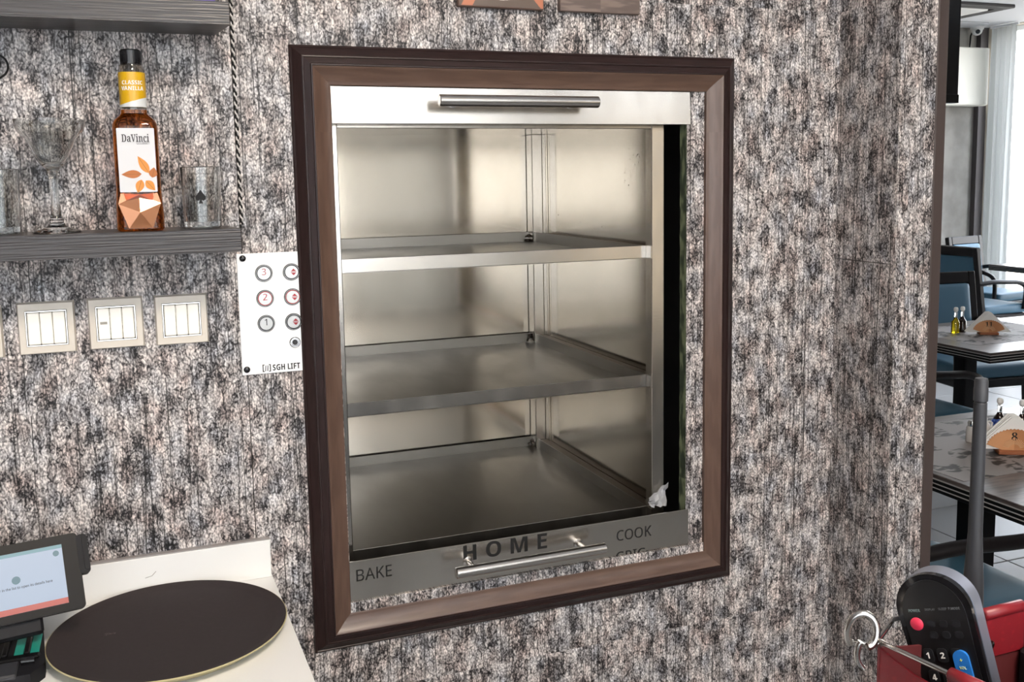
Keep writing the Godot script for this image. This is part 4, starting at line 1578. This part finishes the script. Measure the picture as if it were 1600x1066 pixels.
	lettering("VOL", 0.0018, mat(rgb8(200, 210, 160), 0.5), t, Vector3(0.0110, -0.0655, 0.0030))
	var pale := mat(rgb8(206, 204, 202), 0.5)
	var dull := mat(rgb8(98, 112, 112), 0.5)
	lettering("POWER", 0.0018, dull, t, Vector3(-0.0135, -0.0255, 0.0006))
	lettering("DISPLAY", 0.0014, mat(rgb8(70, 72, 74), 0.5), t, Vector3(-0.0022, -0.0250, 0.0006))
	lettering("SLEEP", 0.0016, mat(rgb8(70, 72, 74), 0.5), t, Vector3(0.0068, -0.0248, 0.0006))
	lettering("P.MODE", 0.0016, mat(rgb8(84, 86, 88), 0.5), t, Vector3(0.0148, -0.0246, 0.0006))
	for r in 4:
		for c in 3:
			var q := Vector3(-0.0115 + 0.0098 * c, -0.0575 - 0.0155 * r, 0)
			st = begin()
			prism(st, round_rect(0.0072, 0.0098, 0.0024, 4, Vector2(q.x, q.y)), 0.0004, 0.0014, Transform3D(), true)
			var key := part("key", st, M.black_soft, t)
			lettering(["1", "2", "3", "4", "5", "6", "7", "8", "9", "*", "0", "#"][r * 3 + c], 0.0040, pale, key, Vector3(q.x, q.y, 0.0016), true)
	for r in 2:
		for c in 3:
			st = begin()
			prism(st, round_rect(0.0056, 0.0048, 0.0018, 3, Vector2(-0.0040 + 0.0088 * c, -0.0350 - 0.0080 * r)), 0.0004, 0.0013, Transform3D(), true)
			part("small_key", st, M.black_soft, t)
	# handset with a long whip aerial standing in the caddy behind the remote
	t = thing("radio_handset", "black handset standing in the caddy, its long grey aerial in front of the dining room", "radio", Vector3(0.3820, 1.1140, 1.0360 + 0.075))
	t.position = Vector3(0.3815, 1.1160, 1.1080)
	st = begin()
	box(st, Vector3(-0.026, 0, -0.0075), Vector3(0.018, 0.118, 0.020), 0.004)
	part("body", st, M.black_soft, t)
	st = begin()
	lathe(st, [Vector2(0, 0.100), Vector2(0.0082, 0.100), Vector2(0.0086, 0.128), Vector2(0.0082, 0.160), Vector2(0.0070, 0.180), Vector2(0.0056, 0.206), Vector2(0.0052, 0.310), Vector2(0.0052, 0.315), Vector2(0.0047, 0.3155), Vector2(0.0047, 0.3162), Vector2(0.0056, 0.3168), Vector2(0.0056, 0.327), Vector2(0.0053, 0.3275), Vector2(0.0053, 0.333), Vector2(0.0046, 0.3352), Vector2(0, 0.3356)], 24)
	var an := part("aerial", st, mat(rgb8(42, 43, 47), 0.5), t)
	an.position = Vector3(0.0045, -0.0295, -0.0790)


# -------------------------------------------------------------------- the dining room beyond the pier
func dining() -> void:
	var chair := make_chair()
	chair.position = Vector3(3.18, 0, -2.06)
	chair.rotation.y = PI / 2
	copy_of(chair, "dark armchair with pale blue upholstery, its back cut off, near side of table 8", Vector3(1.74, 0, -0.42), PI / 2)
	copy_of(chair, "dark armchair seen from behind, blue back panel, facing the bright far table", Vector3(6.47, 0, -4.75), PI / 2)
	copy_of(chair, "dark framed armchair facing the table numbered 11, before a larger chair back", Vector3(4.40, 0, -2.86), -0.14)
	copy_of(chair, "sunlit pale armchair against the curtain at the far window", Vector3(7.22, 0, -5.36), 0.14)
	copy_of(chair, "armchair behind the number 11 holder with only curved dark arms showing", Vector3(6.55, 0, -3.85), PI / 2 + 0.2)
	var tb := make_table(1.15, 0.80)
	tb.position = Vector3(3.965, 0, -2.16)
	tb.set_meta("label", "dark wood-grain table bearing the napkin holder numbered 11")
	copy_of(tb, "dark-edged table bearing the napkin holder numbered 8, under a printed paper mat", Vector3(2.365, 0, -0.545))
	copy_of(tb, "far table washed white by the window light", Vector3(7.40, 0, -4.62))
	# printed paper mats
	var st := begin()
	box(st, Vector3(-0.36, 0, -0.26), Vector3(0.36, 0.0008, 0.26))
	var pm := thing("paper_placemat", "grey paper placemat with dark sketches, under the holder numbered 8", "placemat", Vector3(2.17, 0.7501, -0.62))
	var pmm := part("sheet", st, M.sheet_print, pm)
	pm.rotation.y = 0.0
	copy_of(pm, "grey paper placemat with dark sketches, beside the holder numbered 11", Vector3(3.86, 0.7501, -2.20))
	copy_of(pm, "paper placemat on the far table, bleached by the window light", Vector3(7.3, 0.7501, -4.62))
	# napkin holders
	napkin_holder("8", "wooden fan napkin holder numbered 8, on the printed paper mat beside the aerial", Vector3(2.152, 0.7510, -0.514), 0.52)
	napkin_holder("11", "wooden fan napkin holder numbered 11, on the farther table beside two cruets", Vector3(3.800, 0.7510, -2.165), 0.52)
	# cruets and shakers
	cruet("yellow oil cruet with a glass stopper beside the holder numbered 11", M.oil, Vector3(3.690, 0.7510, -2.270), 1.15)
	cruet("dark vinegar cruet with a glass stopper beside the holder numbered 11", M.vinegar, Vector3(3.740, 0.7510, -2.275), 1.15)
	cruet("cruet whose white stopper rises behind the number 8 napkins, nearer the aerial", M.vinegar, Vector3(2.290, 0.7510, -0.690), 1.0)
	cruet("cruet behind the number 8 napkins, at the right edge of the view", M.vinegar, Vector3(2.330, 0.7510, -0.640), 1.0)
	var sh := thing("salt_shaker", "white ceramic shaker behind the aerial on table 8", "shaker", Vector3(2.192, 0.7510, -0.662))
	st = begin()
	lathe(st, [Vector2(0, 0), Vector2(0.020, 0), Vector2(0.024, 0.004), Vector2(0.026, 0.025), Vector2(0.020, 0.048), Vector2(0.012, 0.058), Vector2(0.013, 0.066), Vector2(0.010, 0.076), Vector2(0, 0.079)], 28)
	part("pot", st, M.white, sh)
	st = begin()
	tube(st, [Vector3(0.024, 0.030, 0), Vector3(0.036, 0.036, 0), Vector3(0.038, 0.048, 0), Vector3(0.028, 0.054, 0), Vector3(0.016, 0.054, 0)], 0.003, 8)
	part("handle", st, M.white, sh)
	sh = thing("glass_shaker", "small pale glass shaker standing by the aerial on table 8", "shaker", Vector3(2.135, 0.7510, -0.650))
	st = begin()
	lathe(st, [Vector2(0, 0), Vector2(0.016, 0), Vector2(0.018, 0.003), Vector2(0.017, 0.045), Vector2(0.013, 0.052), Vector2(0, 0.052)], 20)
	part("jar", st, mat(rgb8(176, 172, 168), 0.2), sh)
	st = begin()
	lathe(st, [Vector2(0.0135, 0.050), Vector2(0.0135, 0.062), Vector2(0.010, 0.068), Vector2(0, 0.069)], 20)
	part("lid", st, M.chrome, sh)
	sh = thing("sugar_sachets", "bunch of blue paper sachets behind the number 8 napkins", "sachets", Vector3(2.262, 0.7510, -0.665))
	sh.set_meta("kind", "stuff")
	st = begin()
	var rg := RandomNumberGenerator.new()
	rg.seed = 15
	for k in 14:
		var xf := Transform3D(Basis.from_euler(Vector3(rg.randf_range(-0.25, 0.25), rg.randf_range(-0.8, 0.8), rg.randf_range(-0.2, 0.2))), Vector3(rg.randf_range(-0.016, 0.016), 0.022, rg.randf_range(-0.016, 0.016)))
		box(st, Vector3(-0.014, -0.020, -0.0012), Vector3(0.014, 0.030, 0.0012), 0.0008, xf)
	var bm := mat(Color.WHITE, 0.5)
	bm.albedo_texture = two_tone(64, 64, FastNoiseLite.TYPE_CELLULAR, 0.12, 1, 1.0, 1.0, 33, rgb8(24, 52, 130), rgb8(120, 150, 210), 0.1, 0.9)
	bm.uv1_scale = Vector3(14, 14, 1)
	part("sachet", st, bm, sh)
	# television hung from the ceiling, its edge showing past the pier
	var t := thing("television", "black flat television hung from the ceiling just beyond the pier", "television", Vector3(3.87, 1.985, -3.0))
	st = begin()
	box(st, Vector3(-0.52, 0, -0.055), Vector3(0.52, 0.64, -0.004), 0.006)
	part("case", st, M.black, t)
	st = begin()
	box(st, Vector3(-0.505, 0.055, -0.006), Vector3(0.505, 0.628, -0.002), 0.001)
	part("screen", st, M.black_gloss, t)
	st = begin()
	box(st, Vector3(-0.52, 0.0, -0.004), Vector3(0.52, 0.050, 0.0), 0.002)
	part("lower_bezel", st, M.black_gloss, t)
	st = begin()
	tube(st, [Vector3(0, 0.35, -0.08), Vector3(0, 1.034, -0.08)], 0.025, 14)
	box(st, Vector3(-0.1, 0.2, -0.085), Vector3(0.1, 0.5, -0.05), 0.004)
	part("ceiling_pole", st, M.black, t)
	# white box on the concrete wall
	t = thing("wall_cabinet", "flat white cabinet on the concrete wall below the dome camera", "cabinet", Vector3(7.62, 2.232, -6.299))
	st = begin()
	box(st, Vector3(-0.30, 0, 0), Vector3(0.29, 0.575, 0.15), 0.006)
	part("body", st, M.white_board, t)
	st = begin()
	box(st, Vector3(-0.295, 0.006, 0.153), Vector3(0.285, 0.569, 0.168), 0.004)
	part("door", st, M.white_board, t)
	# dome camera and its cable
	t = thing("dome_camera", "small white dome security camera on the dining room ceiling", "camera", Vector3(7.80, 3.019, -6.20))
	st = begin()
	lathe(st, [Vector2(0, -0.030), Vector2(0.060, -0.030), Vector2(0.064, -0.024), Vector2(0.064, 0)], 28)
	part("mount", st, M.white, t)
	st = begin()
	var dome := []
	for i in 9:
		var a := PI / 2 * i / 8
		dome.append(Vector2(0.054 * sin(a), -0.030 - 0.058 * cos(a)))
	lathe(st, dome, 28)
	part("dome", st, M.white, t)
	st = begin()
	lathe(st, [Vector2(0.022, 0), Vector2(0.022, 0.010), Vector2(0, 0.014)], 20, Transform3D(Basis(Quaternion(Vector3.UP, Vector3(-0.55, -0.35, 0.76).normalized())), Vector3(-0.024, -0.052, 0.034)))
	part("lens", st, M.black_gloss, t)
	t = thing("camera_cable", "black cable running from the dome camera down to the white cabinet", "cable", Vector3(7.80, 2.80, -6.285))
	st = begin()
	tube(st, [Vector3(-0.01, 0.005, 0.004), Vector3(0, 0.07, 0.002), Vector3(0.002, 0.14, 0.004), Vector3(0.004, 0.20, 0.04)], 0.008, 8)
	part("sheath", st, M.black, t)
	# curtain beside the far window
	sheer_curtain("white pleated curtain hanging beside the bright dining room window", Vector3(7.92, 0.06, -6.12), Vector3(0, 0, 1), 0.30, 2.93, 0.045, 5, M.drape)
	# ceiling cassette and a flush grille
	t = thing("air_cassette", "square dark-edged air conditioning cassette in the dining room ceiling", "air conditioner", Vector3(6.62, 3.019, -5.52))
	st = begin()
	box(st, Vector3(-0.45, -0.03, -0.45), Vector3(0.45, 0, -0.33), 0.006)
	box(st, Vector3(-0.45, -0.03, 0.33), Vector3(0.45, 0, 0.45), 0.006)
	box(st, Vector3(-0.45, -0.03, -0.33), Vector3(-0.33, 0, 0.33), 0.006)
	box(st, Vector3(0.33, -0.03, -0.33), Vector3(0.45, 0, 0.33), 0.006)
	part("dark_border", st, mat(rgb8(40, 38, 40), 0.5), t)
	st = begin()
	box(st, Vector3(-0.30, -0.036, -0.30), Vector3(0.30, 0, 0.30), 0.008)
	part("centre_panel", st, M.white, t)
	t = thing("ceiling_hatch", "flush pale access hatch in the ceiling by the dome camera", "hatch", Vector3(7.38, 3.019, -6.06))
	st = begin()
	box(st, Vector3(-0.31, -0.012, -0.12), Vector3(0.31, 0, 0.12), 0.004)
	part("panel", st, mat(rgb8(176, 178, 182), 0.6), t)


func make_chair() -> Node3D:
	var t := thing("armchair", "armchair under the table numbered 11, its blue seat lit from the window", "chair", Vector3.ZERO, "blue upholstered dining armchairs")
	var st := begin()
	cushion(st, Vector3(-0.24, 0.385, -0.22), Vector3(0.24, 0.465, 0.26), 0.025, Transform3D())
	part("seat", st, M.blue, t)
	st = begin()
	box(st, Vector3(-0.245, 0.335, -0.235), Vector3(0.245, 0.386, 0.262), 0.006)
	part("seat_rail", st, M.wood_dark, t)
	var lean := Transform3D(Basis(Vector3.RIGHT, -0.16), Vector3(0, 0.44, -0.225))
	st = begin()
	box(st, Vector3(-0.245, -0.06, -0.022), Vector3(-0.195, 0.52, 0.022), 0.006, lean)
	box(st, Vector3(0.195, -0.06, -0.022), Vector3(0.245, 0.52, 0.022), 0.006, lean)
	box(st, Vector3(-0.195, 0.445, -0.021), Vector3(0.195, 0.52, 0.021), 0.006, lean)
	box(st, Vector3(-0.195, 0.0, -0.020), Vector3(0.195, 0.05, 0.020), 0.006, lean)
	part("back_frame", st, M.wood_dark, t)
	st = begin()
	cushion(st, Vector3(-0.195, 0.05, -0.020), Vector3(0.195, 0.445, 0.034), 0.018, lean)
	part("backrest", st, M.blue, t)
	for s: float in [-1.0, 1.0]:
		st = begin()
		var pts := [Vector3(0.232 * s, 0.650, -0.270), Vector3(0.255 * s, 0.665, -0.14), Vector3(0.268 * s, 0.660, 0.0), Vector3(0.268 * s, 0.650, 0.12), Vector3(0.262 * s, 0.615, 0.20), Vector3(0.255 * s, 0.55, 0.222), Vector3(0.245 * s, 0.42, 0.215)]
		tube(st, smooth_path(pts), 0.019, 10)
		part("armrest", st, M.wood_dark, t)
		st = begin()
		taper(st, Vector3(0.222 * s, 0.335, 0.235), Vector3(0.225 * s, 0, 0.245), 0.024, 0.016)
		part("leg", st, M.wood_dark, t)
		st = begin()
		taper(st, Vector3(0.220 * s, 0.40, -0.215), Vector3(0.222 * s, 0, -0.285), 0.024, 0.016)
		part("leg", st, M.wood_dark, t)
	return t


func smooth_path(p: Array) -> Array:
	var c := Curve3D.new()
	for i in p.size():
		var a: Vector3 = p[maxi(i - 1, 0)]
		var b: Vector3 = p[mini(i + 1, p.size() - 1)]
		var h := (b - a) / 6.0
		c.add_point(p[i], -h, h)
	var out := []
	for i in 25:
		out.append(c.sample_baked(c.get_baked_length() * i / 24.0, true))
	return out


func taper(st: SurfaceTool, a: Vector3, b: Vector3, ra: float, rb: float) -> void:
	flat(st)
	var q := [Vector3(-1, 0, -1), Vector3(1, 0, -1), Vector3(1, 0, 1), Vector3(-1, 0, 1)]
	for i in 4:
		var j := (i + 1) % 4
		edge(st, b + q[i] * rb, b + q[j] * rb, a + q[j] * ra, a + q[i] * ra, q[i] + q[j])
	edge(st, a + q[0] * ra, a + q[1] * ra, a + q[2] * ra, a + q[3] * ra, Vector3.UP)
	edge(st, b + q[0] * rb, b + q[1] * rb, b + q[2] * rb, b + q[3] * rb, Vector3.DOWN)


# a padded block: rounded on all edges, slightly domed
func cushion(st: SurfaceTool, a: Vector3, b: Vector3, r: float, xf: Transform3D) -> void:
	var c := (a + b) / 2
	var h := (b - a) / 2
	st.set_smooth_group(2)
	var n := 8
	for f in 6:
		var ax := f / 2
		var s := 1.0 if f % 2 == 0 else -1.0
		for i in n:
			for j in n:
				var q := []
				for k in [[0, 0], [1, 0], [1, 1], [0, 1]]:
					var u: float = spread((i + k[0]) * 2.0 / n - 1.0)
					var v: float = spread((j + k[1]) * 2.0 / n - 1.0)
					var d := Vector3.ZERO
					d[ax] = s
					d[(ax + 1) % 3] = u
					d[(ax + 2) % 3] = v
					var p := Vector3(d.x * h.x, d.y * h.y, d.z * h.z)
					var core := Vector3(clampf(p.x, -h.x + r, h.x - r), clampf(p.y, -h.y + r, h.y - r), clampf(p.z, -h.z + r, h.z - r))
					var o := p - core
					p = core + (o.normalized() * r if o.length() > 0.0001 else Vector3.ZERO)
					q.append(xf * (c + p))
				edge(st, q[0], q[1], q[2], q[3], xf.basis * Vector3(s if ax == 0 else 0.0, s if ax == 1 else 0.0, s if ax == 2 else 0.0))


func spread(u: float) -> float:
	return signf(u) * pow(absf(u), 0.45)


func make_table(w: float, d: float) -> Node3D:
	var t := thing("dining_table", "dining table", "table", Vector3.ZERO, "square pedestal dining tables")
	var st := begin()
	box(st, Vector3(-w / 2, 0.738, -d / 2), Vector3(w / 2, 0.750, d / 2), 0.0015)
	part("tabletop", st, M.table, t)
	for k in 3:
		st = begin()
		var y := 0.7345 - 0.0125 * k
		box(st, Vector3(-w / 2, y - 0.0095, -d / 2), Vector3(w / 2, y, d / 2), 0.001)
		part("edge_layer", st, M.black, t)
		st = begin()
		box(st, Vector3(-w / 2 + 0.0005, y, -d / 2 + 0.0005), Vector3(w / 2 - 0.0005, y + 0.0030, d / 2 - 0.0005))
		part("pale_layer", st, mat(rgb8(168, 164, 160), 0.5), t)
	for s: float in [-1.0, 1.0]:
		st = begin()
		box(st, Vector3(s * w * 0.27 - 0.04, 0.03, -0.04), Vector3(s * w * 0.27 + 0.04, 0.70, 0.04), 0.006)
		part("pedestal", st, M.black, t)
		st = begin()
		box(st, Vector3(s * w * 0.27 - 0.04, 0.011, -0.30), Vector3(s * w * 0.27 + 0.04, 0.04, 0.30), 0.008)
		part("base_foot", st, M.black, t)
	return t


func napkin_holder(number: String, label: String, at: Vector3, turn: float) -> void:
	var t := thing("napkin_holder", label, "napkin holder", at, "numbered fan napkin holders")
	t.rotation.y = -turn
	var st := begin()
	var fan := PackedVector2Array()
	var n := 40
	for i in n + 1:
		var a := PI * (0.08 + 0.84 * i / n)
		var r := 0.078 + 0.0018 * cos(i * PI)
		fan.append(Vector2(r * cos(a), 0.012 + r * 0.80 * sin(a)))
	fan.append(Vector2(-0.034, 0.012))
	fan.append(Vector2(0.034, 0.012))
	prism(st, fan, 0.014, 0.018)
	var f := part("fan_front", st, M.fan_wood, t)
	# ribs radiating from the hub
	for i in 17:
		var a := PI * (0.1 + 0.8 * i / 16.0)
		st = begin()
		box(st, Vector3(0.016, -0.0008, 0.018), Vector3(0.034, 0.0008, 0.0195), 0.0004, Transform3D(Basis(Vector3(0, 0, 1), a), Vector3(0, 0.014, 0)))
		part("fan_rib", st, mat(rgb8(214, 170, 128), 0.6), f)
	lettering(number, 0.024, M.ink, f, Vector3(0, 0.053, 0.0184), true, 1.0, "Droid Serif")
	st = begin()
	prism(st, fan, -0.018, -0.014)
	part("fan_rear", st, M.fan_wood, t)
	st = begin()
	box(st, Vector3(-0.046, 0, -0.022), Vector3(0.046, 0.012, 0.030), 0.002)
	part("base", st, mat(rgb8(150, 88, 52), 0.5), t)
	for k in 5:
		st = begin()
		var z := -0.012 + 0.005 * k
		var s := 0.002 * ((k * 7) % 5 - 2)
		prism(st, PackedVector2Array([Vector2(-0.108 + s, 0.013), Vector2(0.108 + s, 0.013), Vector2(0.010 + s, 0.116 - 0.002 * k), Vector2(-0.010 + s, 0.116 - 0.002 * k)]), z, z + 0.0042)
		part("napkin", st, M.paper_white, t)


func cruet(label: String, m: Material, at: Vector3, k: float) -> void:
	var t := thing("cruet", label, "cruet", at)
	var st := begin()
	lathe(st, [Vector2(0, 0), Vector2(0.016 * k, 0), Vector2(0.018 * k, 0.003), Vector2(0.018 * k, 0.050 * k), Vector2(0.010 * k, 0.062 * k), Vector2(0.007 * k, 0.070 * k), Vector2(0, 0.070 * k)], 24)
	part("flask", st, m, t)
	st = begin()
	lathe(st, [Vector2(0, 0.070 * k), Vector2(0.0065 * k, 0.070 * k), Vector2(0.0065 * k, 0.088 * k), Vector2(0.009 * k, 0.092 * k), Vector2(0, 0.092 * k)], 20)
	part("neck", st, M.glass, t)
	st = begin()
	lathe(st, [Vector2(0, 0.092 * k), Vector2(0.005 * k, 0.094 * k), Vector2(0.010 * k, 0.102 * k), Vector2(0.0095 * k, 0.112 * k), Vector2(0.006 * k, 0.116 * k), Vector2(0, 0.117 * k)], 20)
	part("stopper", st, M.white, t)
